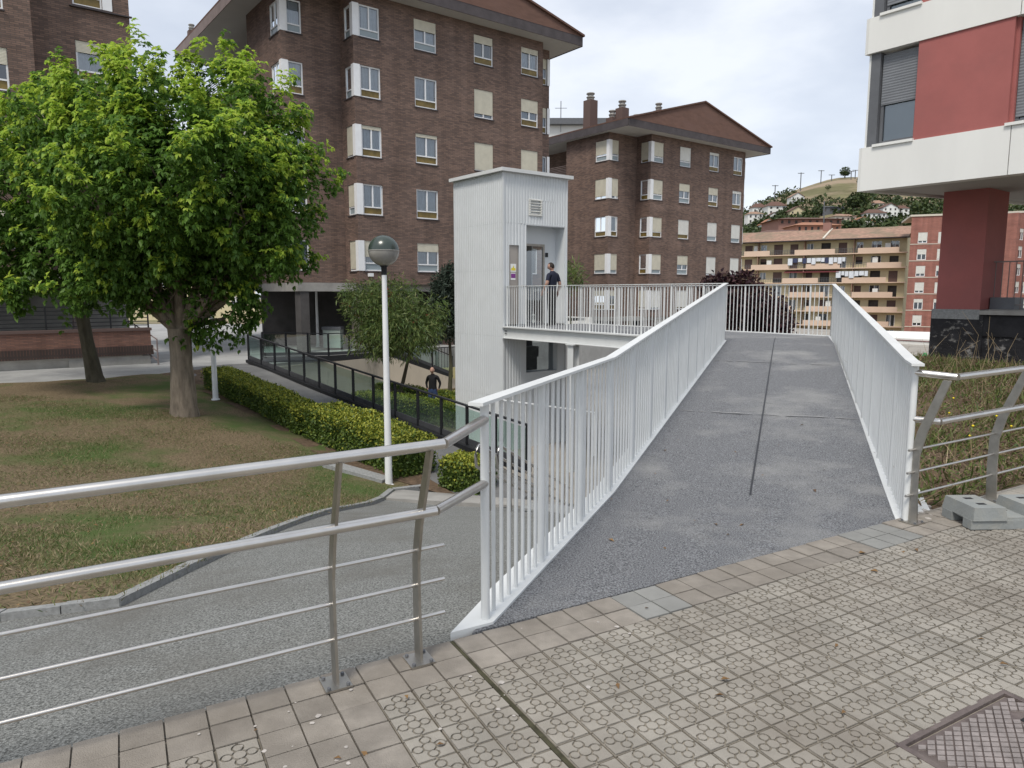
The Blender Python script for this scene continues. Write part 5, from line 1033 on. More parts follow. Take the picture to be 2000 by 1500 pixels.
for (z0, z1, bl_) in ((4.70, 6.63, .58), (7.35, 9.5, .95)):
    m_ = MB(); m_.box(Q, .98, 2.66, -.3, .03, z0 + .002, z1 - .002); m_.build('red_panel', [M['redpaint']], rb_)
    m_ = MB(); m_.box(Q, .0, .20, -.3, -.02, z0 + .002, z1 - .002); m_.build('grey_jamb', [M['greyframe']], rb_)
    m_ = MB(); m_.prism([(p0 + Vector(eS) * k)[:] for k in (.02, .3)] + [(p0 + Vector(eS) * k + Vector((-eS[1], eS[0])) * .05)[:] for k in (.3, .02)], z0, z1); m_.build('corner_panel', [M['band']], rb_)
    w_ = window(rb_, Q, .22, .975, z0 + .05, z1 - .05, bl_, None, False, False, -.06, 'greyframe', 'shutter', .06, 'glass', False); m_ = MB(); m_.face([Q.w(.26, -.17, z0 + .08), Q.w(.95, -.17, z0 + .08), Q.w(.95, -.17, z1 - .1), Q.w(.26, -.17, z1 - .1)]); m_.build('film', [M['frost']], w_)
    w_ = window(rb_, Q, 2.72, 3.9, z0 + .05, z1 - .05, .97, None, False, False, -.10, 'greyframe', 'shutter', .06, 'glass', False)
    m_ = MB(); m_.box(Q, .18, 1.0, -.05, .10, z0 - .02, z0 + .035); m_.build('sill', [M['band']], rb_); m_ = MB(); m_.box(Q, 2.64, 4.0, -.05, .10, z0 - .02, z0 + .035); m_.build('sill', [M['band']], rb_)
    m_ = MB(); m_.box(Q, 2.655, 2.72, -.3, -.06, z0, z1); m_.build('grey_jamb', [M['redpaint']], rb_)
cl = PD(1835, 500, 16.5); CF = Fr(tuple(cl[:2]), neg(B), neg(A)); m_ = MB(); m_.box(CF, 0, .90, -1.15, 0, 1.235, 3.84); bevel(m_.build('pillar', [M['redpaint']], rb_), .015)
bw_ = thing('black_wall', 'black stained stone retaining wall below the red pillar', 'wall'); m_ = MB(); m_.box(CF, -.06, 1.0, -3.0, .06, -3, 1.23); m_.build('wall_face', [M['blackwall']], bw_)
m_ = MB(); m_.box(CF, .98, 9, -3.0, .0, -3, .66); m_.build('wall_face', [M['blackwall']], bw_); m_ = MB(); m_.box(CF, 1.0, 9, -3.0, .04, .66, 1.12); m_.build('upper_band', [M['blackwall2']], bw_)
m_ = MB(); m_.box(CF, .93, 9, -3.2, .10, 1.13, 1.22); m_.build('coping', [M['concrete']], bw_); m_ = MB(); m_.box(CF, -.05, .92, -.3, .064, 1.02, 1.236); m_.build('concrete_cap', [M['kerb']], bw_)
th_ = thing('terrace_slab', 'concrete terrace floor behind the red pillar', 'terrace'); m_ = MB(); m_.box(CF, .95, 9, -5, -.2, 1.0, 1.24); m_.build('slab', [M['concrete']], th_)
rl = thing('terrace_railing', 'thin brown bar railing on the terrace right of the red pillar', 'railing')
for i in range(40): m_ = MB(); c = CF.w(.96 + .13 * i, -.55, 1.24); m_.bar(c, (c[0], c[1], 2.28), .014, .014, up=(0, 1, 0)); m_.build('bar', [M['fascia2']], rl)
m_ = MB(); m_.bar(CF.w(.92, -.55, 2.28), CF.w(7, -.55, 2.28), .04, .03); m_.build('top_rail', [M['fascia2']], rl); m_ = MB(); m_.bar(CF.w(.92, -.55, 1.34), CF.w(7, -.55, 1.34), .03, .02); m_.build('bottom_rail', [M['fascia2']], rl)
m_ = MB(); m_.box(CF, .93, 1.4, -1.0, -.45, 1.242, 1.5); m_.build('terrace_step', [M['greyframe']], th_)
# ================================================================== hill, far town
SIL = [(1400, 470), (1440, 425), (1470, 400), (1500, 388), (1530, 377), (1560, 367), (1590, 357), (1615, 350), (1645, 347), (1680, 346), (1720, 350), (1800, 362), (1900, 380), (2000, 400), (2200, 430)]
def sil(px):
    px = min(max(px, 1400), 2200)
    for (a, ya), (b, yb) in zip(SIL, SIL[1:]):
        if a <= px <= b: return ya + (yb - ya) * (px - a) / (b - a)
YR = 520
def Zh(x, y):
    px = 1000 + 1411 * x / max(y, 1); zr = PD(px, sil(px), YR).z; k = min(1, max(0, (y - 170) / (YR - 170))); k2 = k * k * (3 - 2 * k) * .55 + k * .45
    z = -11 + (zr + 11) * k2
    if y > YR: z -= (y - YR) * .25
    return z + 1.2 * noise.noise((x * .03, y * .03, 2)) * k
m_ = MB(); gx, gy = 46, 40; V = []
def hp(i, j): y = 165 + 560 * j / gy; q = .24 + .72 * i / gx; x = q * y; return (x, y, Zh(x, y))
for i in range(gx):
    for j in range(gy): m_.face([hp(i, j), hp(i + 1, j), hp(i + 1, j + 1), hp(i, j + 1)], 0, None, True)
m_.build('hill', [M['hill']], kind='structure')
def hit_hill(px, py):
    r = ray(px, py); k = 172
    while k < 640:
        if H + r[2] * k < Zh(r[0] * k, r[1] * k): break
        k += 1
    return Vector((r[0] * k, r[1] * k, Zh(r[0] * k, r[1] * k)))
def house(label, x0, x1, ye, yb, yr, wallm, roofm, gable, nwin=(2, 3), D=None, name='house', group='houses on the hillside'):
    """front width px x0..x1, eave row ye, base row yb, ridge row yr"""
    b = hit_hill((x0 + x1) / 2, yb) if D is None else PD((x0 + x1) / 2, yb, D); D = b.y; k = D / F; w = (x1 - x0) * k; z0 = b.z; ze = PD((x0 + x1) / 2, ye, D).z; zr = PD((x0 + x1) / 2, yr, D).z
    t = thing(name, label, 'house', group); dp = w * .8; X0, X1 = b.x - w / 2, b.x + w / 2; m_ = MB(); m_.abox(X0, X1, D, D + dp, z0 - 6, ze)
    if gable: m_.face([(X0, D, ze), (X1, D, ze), (b.x, D, zr)])
    m_.build('wall', [M[wallm]], t); o = .06 * w; m_ = MB(); th = .25
    if gable:
        s_ = (zr - ze) / (w / 2)
        for sg in (-1, 1):
            e = b.x + sg * (w / 2 + o); ez = ze - s_ * o; m_.hexa([(e, D - o, ez), (e, D + dp + o, ez), (b.x, D + dp + o, zr), (b.x, D - o, zr), (e, D - o, ez + th), (e, D + dp + o, ez + th), (b.x, D + dp + o, zr + th), (b.x, D - o, zr + th)])
    else:
        a, c = X0 - o, X1 + o; f_, g_ = D - o, D + dp + o; r0, r1 = b.x - w * .22, b.x + w * .22; ym = D + dp / 2
        for q in ([(a, f_, ze), (c, f_, ze), (r1, ym, zr), (r0, ym, zr)], [(c, f_, ze), (c, g_, ze), (r1, ym, zr)], [(c, g_, ze), (a, g_, ze), (r0, ym, zr), (r1, ym, zr)], [(a, g_, ze), (a, f_, ze), (r0, ym, zr)], [(a, f_, ze), (a, g_, ze), (c, g_, ze), (c, f_, ze)]): m_.face(q)
    m_.build('roof', [M[roofm]], t); rws, cls = nwin
    for r in range(rws):
        for c in range(cls):
            cx = X0 + w * (c + .5) / cls; cz = z0 + (ze - z0) * (r + .55) / rws; ww, wh = min(w / cls * .17, .55), min((ze - z0) / rws * .25, .7); m_ = MB(); m_.abox(cx - ww, cx + ww, D - .05, D + .05, cz - wh, cz + wh); m_.build('window', [M['dim']], t)
    return t
HO = [('white hillside house with brown roof, left end of the upper row', 1470, 1497, 405, 420, 396, 'housew', 'roofbrown', False, (1, 3)), ('tall white house below the left end of the upper row', 1461, 1490, 418, 438, 412, 'housew', 'rooftan', False, (2, 3)),
 ('wide white house with brown hipped roof and glazed wing', 1500, 1536, 402, 419, 392, 'housew', 'roofbrown', False, (2, 3)), ('tiny white gabled cottage beside dark trees', 1502, 1520, 421, 431, 415, 'housew', 'roofbrown', True, (1, 2)),
 ('highest white gabled house alone on the hill', 1545, 1570, 384, 398, 376, 'housew', 'rooftan', True, (2, 3)), ('pale yellow house with broad gable', 1543, 1572, 412, 427, 403, 'yellow', 'roofbrown', True, (2, 3)),
 ('white house with dark roof, nearest of the right hand cluster', 1692, 1730, 416, 436, 407, 'housew', 'roofbrown', False, (2, 4)), ('tall white house in the middle of the right hand cluster', 1724, 1752, 405, 430, 397, 'housew', 'roofbrown', True, (3, 3)), ('white house at the right end of the right hand cluster', 1752, 1775, 407, 426, 400, 'housew', 'roofbrown', False, (2, 2)),
 ('tan roofed house at the back of the right hand cluster', 1704, 1728, 397, 408, 390, 'cream', 'rooftan', False, (1, 2)), ('white gabled house with orange roof above the yellow block', 1664, 1706, 433, 442, 424, 'housew', 'rooforange', True, (1, 3)), ('low pale villa on the slope above the orange roofs', 1630, 1672, 422, 436, 416, 'cream', 'rooftan', False, (1, 4)), ('white house with orange gable, left of the brick terraces', 1488, 1516, 438, 449, 428, 'housew', 'rooforange', True, (1, 2)),
 ('grey modern flat roofed house behind the street pole', 1607, 1648, 404, 418, 401, 'greyframe', 'greyframe', False, (1, 4))]
for h_ in HO: house(*h_)
# long brick terraces
house('long red brick terrace with brown roof, uppermost row', 1522, 1642, 428, 440, 420, 'brickfar', 'roofbrown', False, (1, 9), 235, 'terrace_houses'); house('brick terrace with bright orange roof', 1556, 1640, 440, 455, 431, 'orangebrick', 'rooforange', False, (1, 7), 215, 'terrace_houses')
house('brick terrace with weathered brown roof behind the yellow block', 1482, 1600, 455, 475, 445, 'orangebrick', 'roofbrown', False, (1, 8), 200, 'terrace_houses')
house('beige apartment house with red roof, left of the yellow block', 1440, 1512, 469, 520, 456, 'cream', 'rooforange', False, (2, 4), 185, 'town_house', 'town houses beside the yellow block'); house('red and white striped apartment house, left of the yellow block', 1440, 1520, 492, 640, 482, 'orangebrick', 'roofbrown', False, (5, 5), 168, 'town_house', 'town houses beside the yellow block')
tp = PD(1480, 510, 167.5)
for zz in range(4): m_ = MB(); y_ = 507 + 22 * zz; a = PD(1438, y_, 167.6); b = PD(1521, y_, 167.6); m_.abox(a.x, b.x, 167.2, 168, a.z, a.z + .9); m_.build('white_stripe', [M['housew']], bpy.data.objects['town_house.001'])
# ---- yellow balcony block
yb = thing('balcony_building', 'yellow apartment block with salmon balconies and tiled roof in the valley', 'building')
yo = PD(1772, 470, 133); ydir = (-math.sin(math.radians(57)), math.cos(math.radians(57))); YF = Fr(tuple(yo[:2]), ydir, (-ydir[1] * -1 * -1, ydir[0] * 1)); YF = Fr(tuple(yo[:2]), ydir, (-math.cos(math.radians(57)), -math.sin(math.radians(57))))
YL = 54; FH = 2.72; zeave = PD(1772, 460, 133).z; m_ = MB(); rr = random.Random(5); nf = 9; holes = []; doors = []
for f_ in range(nf):
    zf = zeave - .25 - FH * (f_ + 1)
    for u in range(6):
        s = 1.2 + u * 8.8
        for (a, b, z0, z1) in ((s, s + 1.5, zf + .05, zf + 2.1), (s + 2.9, s + 4.6, zf + .05, zf + 2.15), (s + 6.0, s + 7.2, zf + .75, zf + 2.1)):
            if b < YL - .3: holes.append((a, b, z0, z1))
wall(m_, YF, 0, YL, zeave - FH * nf - 4, zeave, holes, .25, 0, 0, 1); wall(m_, Fr(YF.w(YL, 0, 0)[:2], (YF.n[0] * -1, YF.n[1] * -1), YF.d), 0, 10, zeave - FH * nf - 4, zeave, m=0); wall(m_, Fr(YF.w(0, 0, 0)[:2], neg(YF.n), neg(YF.d)), 0, 10, zeave - FH * nf - 4, zeave, m=0); m_.build('wall', [M['yellow'], M['dim']], yb)
for (a, b, z0, z1) in holes:
    k = rr.random(); m_ = MB()
    if k < .42: m_.box(YF, a, b, -.12, -.06, z0 + (0 if rr.random() < .6 else .7), z1); m_.build('shutter', [M['brownsh']], yb)
    elif k < .9:
        c = (a + b) / 2
        for q in ((a, a + .1), (c - .06, c + .06), (b - .1, b)): m_.box(YF, *q, -.15, -.08, z0, z1)
        w_ = m_.build('window', [M['whitewin']], yb); m_ = MB(); m_.face([YF.w(a, -.16, z0), YF.w(b, -.16, z0), YF.w(b, -.16, z1), YF.w(a, -.16, z1)]); m_.build('pane', [M['glass']], w_)
        m_ = MB(); x_ = rr.uniform(a, c); m_.face([YF.w(x_, -.3, z0), YF.w(x_ + .6, -.3, z0), YF.w(x_ + .6, -.3, z1), YF.w(x_, -.3, z1)]); m_.build('curtain', [M['curtain']], w_)
for f_ in range(nf):
    zf = zeave - .25 - FH * (f_ + 1); m_ = MB(); m_.box(YF, -.3, YL + .3, 0, 1.25, zf - .14, zf + .04); m_.build('balcony_slab', [M['pink']], yb); s = rr.uniform(0, 3)
    while s < YL - 2:
        w = rr.uniform(5.0, 7.5); e = min(s + w, YL)
        m_ = MB(); m_.box(YF, s, e, 1.16, 1.24, zf + .04, zf + .92); m_.build('balcony_panel', [M['pink']], yb); g = min(e + rr.uniform(2.5, 5), YL); m_ = MB()
        for z in (.3, .6, .9): m_.box(YF, e, g, 1.18, 1.22, zf + z, zf + z + .05)
        x = e
        while x < g: m_.box(YF, x, x + .05, 1.18, 1.22, zf + .04, zf + .92); x += .45
        m_.build('balcony_rail', [M['greyframe']], yb)
        if rr.random() < .5: m_ = MB(); x = rr.uniform(s, e - 1); m_.box(YF, x, x + .9, .25, .75, zf + .05, zf + rr.uniform(1.3, 2.2)); m_.build('cabinet', [M['housew']], yb)
        s = g
    for x in (8.6, 17.4, 26.2, 35, 43.8): m_ = MB(); m_.box(YF, x, x + .14, .02, 1.1, zf + .04, zf + FH - .16); m_.build('partition', [M['rooftan']], yb)
for n_, (s, f_, w, mm, z) in enumerate(((10, 1, 10, 'clothes', 1.0), (11, 2, 10, 'awn', 2.3), (38, 2, 12, 'awn', 2.2), (6, 2, 5, 'clothes', 1.1), (28, 3, 5, 'awn', 2.3))):
    zf = zeave - .25 - FH * (f_ + 1)
    if mm == 'awn': t = thing('awning', ['', 'dark red awning on the right half of the yellow block', 'dark awning at the left end of the yellow block', '', 'small dark red awning halfway down the yellow block'][n_], 'awning', 'awnings of the yellow block'); m_ = MB(); m_.hexa([YF.w(s, .1, zf + z), YF.w(s + w, .1, zf + z), YF.w(s + w, 1.5, zf + z - .35), YF.w(s, 1.5, zf + z - .35), YF.w(s, .1, zf + z + .08), YF.w(s + w, .1, zf + z + .08), YF.w(s + w, 1.5, zf + z - .27), YF.w(s, 1.5, zf + z - .27)]); m_.build('canvas', [M['clothred']], t)
    else:
        t = thing('washing_line', 'white and blue washing hung on an upper balcony of the yellow block' if n_ == 0 else 'few clothes drying on the balcony one floor lower on the yellow block', 'laundry'); x = s
        while x < s + w: m_ = MB(); e = rr.uniform(.5, .9); h_ = rr.uniform(.6, 1.3); m_.box(YF, x, x + e, 1.35, 1.4, zf + z + 1 - h_, zf + z + 1); m_.build('garment', [M[rr.choice(('cloth', 'cloth', 'cloth', 'clothblue'))]], t); x += e + .1
m_ = MB(); zr = zeave + 2.3; o_ = 1.9
m_.face([YF.w(-.4, o_, zeave - .25), YF.w(YL + .8, o_, zeave - .25), YF.w(YL - 4, -7, zr), YF.w(-.4, -7, zr)]); m_.face([YF.w(-.4, -7, zr), YF.w(YL - 4, -7, zr), YF.w(YL + .8, -15, zeave), YF.w(-.4, -15, zeave)]); m_.face([YF.w(YL + .8, o_, zeave - .25), YF.w(YL + .8, -15, zeave), YF.w(YL - 4, -7, zr)]); rf = m_.build('roof', [M['rooftan']], yb)
m_ = MB(); m_.box(YF, -.4, YL + .8, 0, o_ + .05, zeave - .40, zeave - .27); m_.build('eave_board', [M['fascia']], yb)
for s in (14, 33): m_ = MB(); m_.box(YF, s, s + 1.4, -6.5, -5.4, zr - 1, zr + 1.2); m_.build('chimney', [M['brickfar']], rf)
m_ = MB(); m_.bar(YF.w(14, o_, zeave - .1), YF.w(14, -7, zr + .1), .35, .2); m_.build('roof_ridge_wall', [M['cream']], rf)
# ---- red brick block with pale base
kb = thing('brick_tower_block', 'red brick apartment block with white windows on a cream stone base, behind the red pillar', 'building'); ko = PD(1778, 470, 121); kd = (math.sin(math.radians(112)), math.cos(math.radians(112))); KF = Fr(tuple(ko[:2]), kd, (-.37, -.93)); ztop = PD(1790, 422, 120).z; holes = []; m_ = MB()
nl = math.hypot(kd[1], kd[0]); KF.n = (kd[1], -kd[0])
KFH = 2.72
for f_ in range(8):
    z1 = ztop - 2.6 - KFH * f_
    for s in (1.1, 4.0, 9.6, 12.5, 15.4, 20.2, 23.1): holes.append((s, s + (1.35 if s == 1.1 else 1.9), z1 - 1.75, z1))
wall(m_, KF, 0, 26, ztop - 19.0, ztop, [h for h in holes if h[2] > ztop - 19], .2, 0, 0, 1); wall(m_, KF, 0, 26, ztop - 30, ztop - 19.0, [h for h in holes if h[3] < ztop - 19], .2, 2, 0, 1); wall(m_, Fr(tuple(ko[:2]), (.52, .854), neg(kd)), 0, 12, ztop - 30, ztop, m=0)
m_.build('wall', [M['brickfar'], M['dim'], M['cream']], kb); m_ = MB(); m_.box(KF, -.2, 26.2, -12, .15, ztop, ztop + .3); m_.build('parapet', [M['cream']], kb); rr = random.Random(11)
for (a, b, z0, z1) in holes: window(kb, KF, a, b, z0, z1, rr.choice((.35, .5, .75, .8, .95)), None, False, True, 0, 'whitewin', 'blindw', .1, 'glass', False)
for f_ in range(7): m_ = MB(); z = ztop - 2.6 - KFH * f_ - 1.95; m_.box(KF, 0, 26, .0, .05, z, z + .12); m_.build('string_course', [M['cream']], kb)
# second wing standing nearer at the right
kw = thing('brick_tower_block', 'corner wing of the red brick block seen right of the pillar', 'building'); k0 = PD(1985, 470, 112); KW = Fr(tuple(k0[:2]), A, neg(B)); m_ = MB(); hh2 = [(s, s + 1.6, ztop - 2.6 - KFH * f_ - 1.75, ztop - 2.6 - KFH * f_) for f_ in range(8) for s in (1.2, 4.4)]; wall(m_, KW, 0, 9, ztop - 30, ztop - .3, hh2, .2, 0, 0, 1); wall(m_, Fr(KW.o, B, neg(A)), 0, 9, ztop - 30, ztop - .3, m=0); m_.build('wall', [M['brickfar'], M['dim']], kw)
for (a, b, z0, z1) in hh2: window(kw, KW, a, b, z0, z1, rr.choice((.35, .5, .8)), None, False, True, 0, 'whitewin', 'blindw', .1, 'glass', False)
# ---- block seen through the gap left of the centre building
lb_ = thing('town_house', 'pale apartment house far behind, glimpsed between the maple trunks', 'building'); g_ = PD(200, 600, 95); g2_ = PD(500, 600, 95); m_ = MB(); hh3 = [(x_, x_ + 1.2, z_, z_ + 1.5) for z_ in (-.4, 2.4, 5.2) for x_ in range(2, 19, 3)]; GF = Fr((g_.x, 95), (1, 0), (0, -1)); wall(m_, GF, 0, g2_.x - g_.x, -2, 8, hh3, .2, 0, 0, 1); m_.build('wall', [M['yellow'], M['dim']], lb_)
for h_ in hh3: window(lb_, GF, *h_, .3, None, False, True, 0, 'whitewin', 'blindw', .1, 'glass', False)
m_ = MB(); m_.box(GF, -1, g2_.x - g_.x + 1, -10, .6, 8, 8.4); m_.build('roof', [M['rooftan']], lb_)
# ---- station canopy and street bits in the valley
sc_ = thing('station_canopy', 'long white canopy with red line in the valley, right of the ramp railing', 'canopy'); a, b = PD(1745, 672, 62), PD(1860, 678, 58); m_ = MB(); m_.hexa([(a.x, 62, a.z), (b.x, 58, a.z), (b.x + 3, 64, a.z), (a.x, 68, a.z), (a.x, 62, a.z + .55), (b.x, 58, a.z + .55), (b.x + 3, 64, a.z + .9), (a.x, 68, a.z + .9)]); m_.build('roof_slab', [M['band']], sc_); m_ = MB(); m_.bar((a.x, 61.95, a.z + .38), (b.x, 57.95, a.z + .38), .05, .06); m_.build('red_line', [M['clothred']], sc_)
for k in (.1, .5, .9): p = Vector((a.x, 63, -11)).lerp(Vector((b.x, 59, -11)), k); m_ = MB(); m_.tube([p, (p.x, p.y, a.z)], .12, 6); m_.build('post', [M['greyframe']], sc_)
m_ = MB(); m_.hexa([(a.x, 69, -11), (b.x + 4, 66, -11), (b.x + 4, 67, -11), (a.x, 70, -11), (a.x, 69, a.z - .1), (b.x + 4, 66, a.z - .1), (b.x + 4, 67, a.z - .1), (a.x, 70, a.z - .1)]); m_.build('glass_front', [M['dim']], sc_)
gb = thing('street_bin', 'small green recycling bin beside the black wall in the valley', 'bin'); p = PD(1806, 700, 46); m_ = MB(); m_.lathe([(.14, 0), (.18, .1), (.18, .42), (.13, .55), (.08, .66), (.01, .68)], (p.x, p.y, p.z - .3), 14); m_.build('body', [M['greenbin']], gb); m_ = MB(); m_.tube([(p.x, p.y, -11), (p.x, p.y, p.z - .6)], .15, 6); m_.build('stand', [M['greyframe']], gb)
# ---- poles and trees of the hill
for i, (px, yt, yb_) in enumerate(((1513, 363, 388), (1563, 339, 370), (1603, 334, 355), (1662, 335, 348), (1670, 333, 347), (1624, 342, 350))):
    p = hit_hill(px, yb_ + 3); k = p.y / F; h_ = (yb_ + 3 - yt) * k; t = thing('utility_pole', ['far left wooden utility pole on the ridge', 'utility pole rising from the bushes on the ridge', 'tall utility pole on the bare ridge', 'thin pole just right of the lone tree on the summit', 'rightmost thin pole on the summit beside the white building', 'short pole on the ridge left of the lone tree'][i], 'utility pole', 'poles on the ridge'); m_ = MB(); m_.tube([(p.x, p.y, p.z - 1), (p.x, p.y, p.z + h_)], .3, 6); m_.build('mast', [M['greyframe']], t); m_ = MB(); m_.tube([(p.x - 2, p.y, p.z + h_ * .96), (p.x + 2, p.y, p.z + h_ * .96)], .2, 4); m_.build('crossarm', [M['greyframe']], t)
def far_tree(label, px, py, rpx, n, name='hill_tree'):
    p = hit_hill(px, py); k = p.y / F; r = rpx * k; t = thing(name, label, 'tree', 'single trees on the hill'); m_ = MB(); m_.tube([(p.x, p.y, p.z - 1), (p.x, p.y, p.z + r)], [r * .16, r * .1], 6); m_.build('trunk', [M['barkdark']], t)
    P, O = crown_points(n, [(p.x, p.y, p.z + r * 1.3, r, r, r * .85), (p.x - r * .4, p.y, p.z + r * 1.0, r * .6, r * .6, r * .5), (p.x + r * .45, p.y, p.z + r * 1.1, r * .6, r * .6, r * .55)], .4); leaf_mesh('crown', [(leaves(P, unit(O + rnd(n)), unit(O + np.array([0, 0, .6])), r * .3, r * .22), 0)], [M['woodleaf']], t)
far_tree('lone round tree on the summit of the hill', 1650, 347, 9, 500); far_tree('dark bush alone on the bare slope', 1617, 372, 5, 200); far_tree('dark trees beside the tiny cottage', 1526, 430, 9, 400); far_tree('tree right of the pale yellow house', 1596, 424, 10, 400); far_tree('large tree left of the right hand house cluster', 1672, 412, 16, 700); far_tree('big bush on the ridge left of the bare slope', 1573, 360, 8, 400)
# wood and scrub over the hillside
P = []; 
while len(P) < 3300:
    px = random.uniform(1440, 2050); py = random.uniform(sil(px) + 1, 500); d = noise.noise((px * .012, py * .03, 5)) + (.35 if px > 1680 else .1) + (.22 if py > 395 else -.12)
    if 1560 < px < 1680 and py < 392 and d < .4: continue
    if px < 1565 and py < sil(px) + 22: d += .35
    if d > .02: P.append(hit_hill(px, py))
P = np.array(P); n_ = len(P); rs = 1.0 + 2.2 * RNG.random(n_) ** 2; G_ = []
for k in range(14): d = rnd(n_); d[:, 2] = np.abs(d[:, 2]) * .9; G_.append((leaves(P + d * rs[:, None] * .9, unit(d + rnd(n_) * .8), unit(d + np.array([0, 0, .5])), rs * .75, rs * .55), 0))
leaf_mesh('hillside_scrub', G_, [M['woodleaf']], kind='stuff', label='green scrub and woodland covering the far hillside', cat='woodland')
sp_ = thing('street_pole', 'tall slim street pole rising in front of the hillside terraces', 'pole'); p = PD(1610, 470, 190); q = PD(1610, 393, 190); m_ = MB(); m_.tube([(p.x, 190, p.z - 8), (q.x, 190, q.z)], .16, 6); m_.build('mast', [M['greyframe']], sp_)
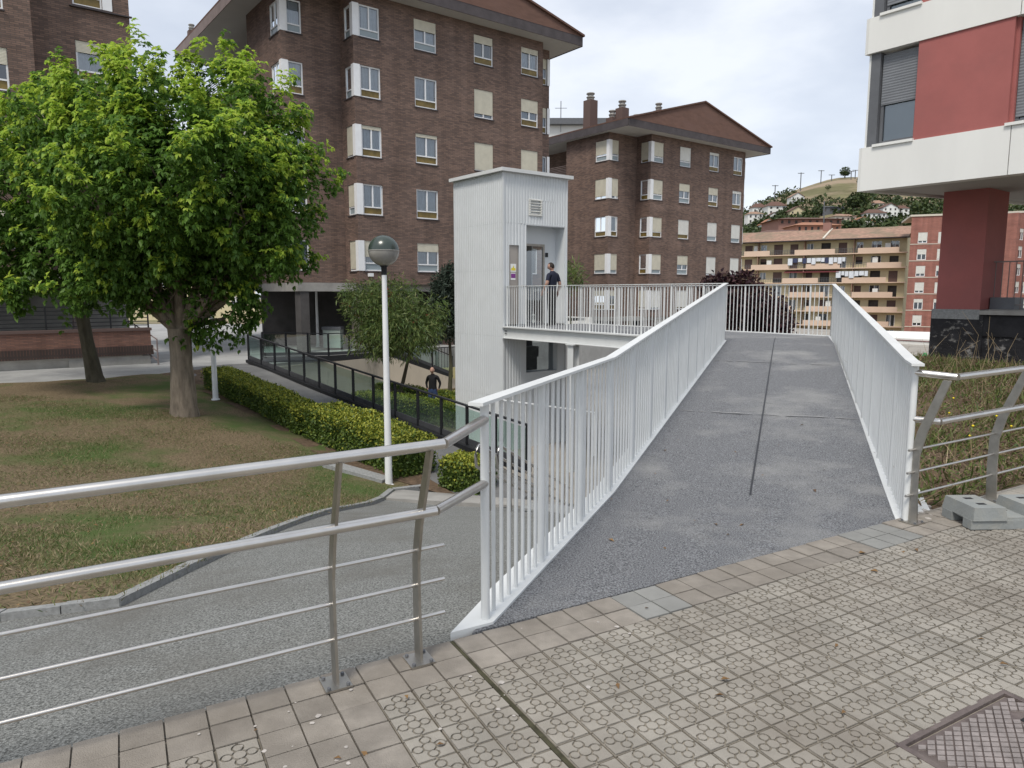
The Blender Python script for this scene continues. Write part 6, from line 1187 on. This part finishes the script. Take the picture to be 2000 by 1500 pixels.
# ================================================================== people
def person(label, foot, face_yaw, hgt, mats, pose):
    """continuous skinned body; local +Y is the way the person faces"""
    J = dict(pel=(0, 0, .53), waist=(0, .005, .61), chest=(0, 0, .72), sh=(0, -.01, .805), neck=(0, .0, .845), nt=(0, .012, .872))
    e = [('pel', 'waist'), ('waist', 'chest'), ('chest', 'sh'), ('sh', 'neck'), ('neck', 'nt')]; R = dict(pel=(.088, .066), waist=(.082, .058), chest=(.098, .066), sh=(.062, .05), neck=(.032, .034), nt=(.03, .033))
    for sg, n in ((-1, 'l'), (1, 'r')):
        a = pose[n]; J.update({n + 'hip': (sg * .05, 0, .50), n + 'kn': (sg * .055, .012 + pose.get('step', 0) * sg * .4, .28), n + 'an': (sg * .058, -.012 + pose.get('step', 0) * sg, .045), n + 'heel': (sg * .058, -.03 + pose.get('step', 0) * sg, .02), n + 'toe': (sg * .065, .095 + pose.get('step', 0) * sg, .016),
                  n + 'ss': (sg * .098, -.008, .80), n + 'el': a[0], n + 'wr': a[1], n + 'ha': a[2]})
        e += [('pel', n + 'hip'), (n + 'hip', n + 'kn'), (n + 'kn', n + 'an'), (n + 'an', n + 'toe'), (n + 'an', n + 'heel'), ('sh', n + 'ss'), (n + 'ss', n + 'el'), (n + 'el', n + 'wr'), (n + 'wr', n + 'ha')]
        R.update({n + 'hip': (.056, .058), n + 'kn': (.037, .038), n + 'an': (.028, .03), n + 'heel': (.022, .02), n + 'toe': (.025, .014), n + 'ss': (.040, .038), n + 'el': (.027, .027), n + 'wr': (.018, .017), n + 'ha': (.022, .012)})
    keys = list(J); me = bpy.data.meshes.new('person'); me.from_pydata([J[k] for k in keys], [(keys.index(a), keys.index(b)) for a, b in e], []); tmp = bpy.data.objects.new('tmp', me); col.objects.link(tmp)
    sk = tmp.modifiers.new('skin', 'SKIN'); sb = tmp.modifiers.new('sub', 'SUBSURF'); sb.levels = 2; sb.render_levels = 2
    for i, k in enumerate(keys): me.skin_vertices[0].data[i].radius = R[k]
    me.skin_vertices[0].data[0].use_root = True
    bpy.context.view_layer.update(); ev = tmp.evaluated_get(bpy.context.evaluated_depsgraph_get()); bm_ = bpy.data.meshes.new_from_object(ev); bpy.data.objects.remove(tmp)
    bm = bmesh.new(); bm.from_mesh(bm_); 
    # head
    hd = bmesh.ops.create_uvsphere(bm, u_segments=20, v_segments=16, radius=1)['verts']; tl, tn = pose.get('tilt', 0), pose.get('turn', 0)
    for v in hd:
        x, y, z = v.co; y *= 1.0; nx = x * .043; ny = y * .056; nz = z * .066
        if z < 0: nx *= 1 + z * .28; ny *= 1 + z * .10
        if y > .8 and abs(x) < .3 and -.35 < z < .2: ny += .010 * (1 - abs(x) / .3)          # nose
        if y > .7 and .05 < z < .3 and .15 < abs(x) < .55: ny -= .005                          # eye sockets
        if y > .7 and -.62 < z < -.45 and abs(x) < .35: ny -= .003                             # mouth
        if abs(x) > .93 and -.25 < z < .2: nx *= 1.13                                          # ears
        ny, nz = ny * math.cos(tl) + nz * math.sin(tl), nz * math.cos(tl) - ny * math.sin(tl); nx, ny = nx * math.cos(tn) - ny * math.sin(tn), ny * math.cos(tn) + nx * math.sin(tn)
        v.co = (nx, ny + .018 + .03 * math.sin(tl), nz + .932 - .01 * abs(tl))
    for n in ('l', 'r'):                                                                       # five fingers
        w, h = Vector(pose[n][1]), Vector(pose[n][2]); d = (h - w).normalized(); sd_ = d.cross(Vector((1, 0, 0))).normalized()
        for k in range(5):
            th = k == 4; b0 = (w.lerp(h, .35) + sd_ * .016) if th else h + sd_ * (.0075 * (1.5 - k)); ln_ = (.026, .034, .036, .032, .028)[k]; d1 = (d + sd_ * .8).normalized() if th else d; b1__ = b0 + d1 * ln_ * .55; b2__ = b1__ + (d1 + Vector((0, .35, 0))).normalized() * ln_ * .5
            mm = MB(); mm.tube([b0 - d1 * .01, b1__, b2__], [.0055, .005, .0038], 6); vs = [bm.verts.new(p) for p in mm.v]
            for f in mm.f: bm.faces.new([vs[i] for i in f])
    bm.to_mesh(bm_); bm.free()
    for m in mats: bm_.materials.append(m)             # skin, shirt, trousers, hair, shoes
    for p in bm_.polygons:
        c = p.center; p.use_smooth = True; mi = 1
        near = lambda k: (Vector(k) - c).length
        if c.z > .862: mi = 0
        elif c.z < .045: mi = 4
        elif c.z < .555 and abs(c.x) < .125 and not any(near(pose[n][1]) < .06 or near(pose[n][2]) < .055 for n in 'lr'): mi = 2
        for n in 'lr':
            el, wr, ha = (Vector(q) for q in pose[n])
            if pose['sleeve'] == 'short' and abs(c.x) > .09 and c.z < el.z + .05 and (c - el).length + (c - wr).length < (el - wr).length + .09: mi = 0
            if (c - ha).length < .055 or (c - wr).length < .022: mi = 0
        if c.z > .885 and mats[3]:
            lx, ly = c.x * math.cos(-tn) - (c.y - .018) * math.sin(-tn), (c.y - .018) * math.cos(-tn) + c.x * math.sin(-tn)
            if ly < .018 and c.z > .905 - (.0 if ly < -.01 else -.02) or c.z > .972: mi = 3
        p.material_index = mi
    o = ob('person', bm_, None, label, 'person'); o.location = foot; o.scale = (hgt,) * 3; o.rotation_euler = (0, 0, face_yaw); return o
m1 = Vector(TA.w(1.22, .60, Zd + .003)); yawA = math.atan2(B[1], B[0]) - math.pi / 2
person('person in navy polo shirt and dark trousers standing at the lift door, back turned', m1, yawA + .15, 1.74, [M['skin'], M['navy'], M['blackcloth'], M['hair'], M['shoe']],
       dict(l=((-.150, -.02, .665), (-.135, .075, .545), (-.125, .10, .505)), r=((.145, -.035, .66), (.155, .01, .53), (.155, .03, .485)), sleeve='short', tilt=.32, turn=.35, step=.02))
m2 = PZ(846, 812, LOW + .08); 
person('bald person in black sweater and blue jeans standing in the lower garden', m2, math.radians(165), 1.72, [M['skin'], M['blackcloth'], M['jeans'], None, M['shoe']],
       dict(l=((-.150, -.04, .665), (-.120, -.02, .545), (-.085, -.045, .52)), r=((.155, -.045, .665), (.130, -.03, .545), (.10, -.05, .515)), sleeve='long', tilt=.1, turn=.2, step=.03))
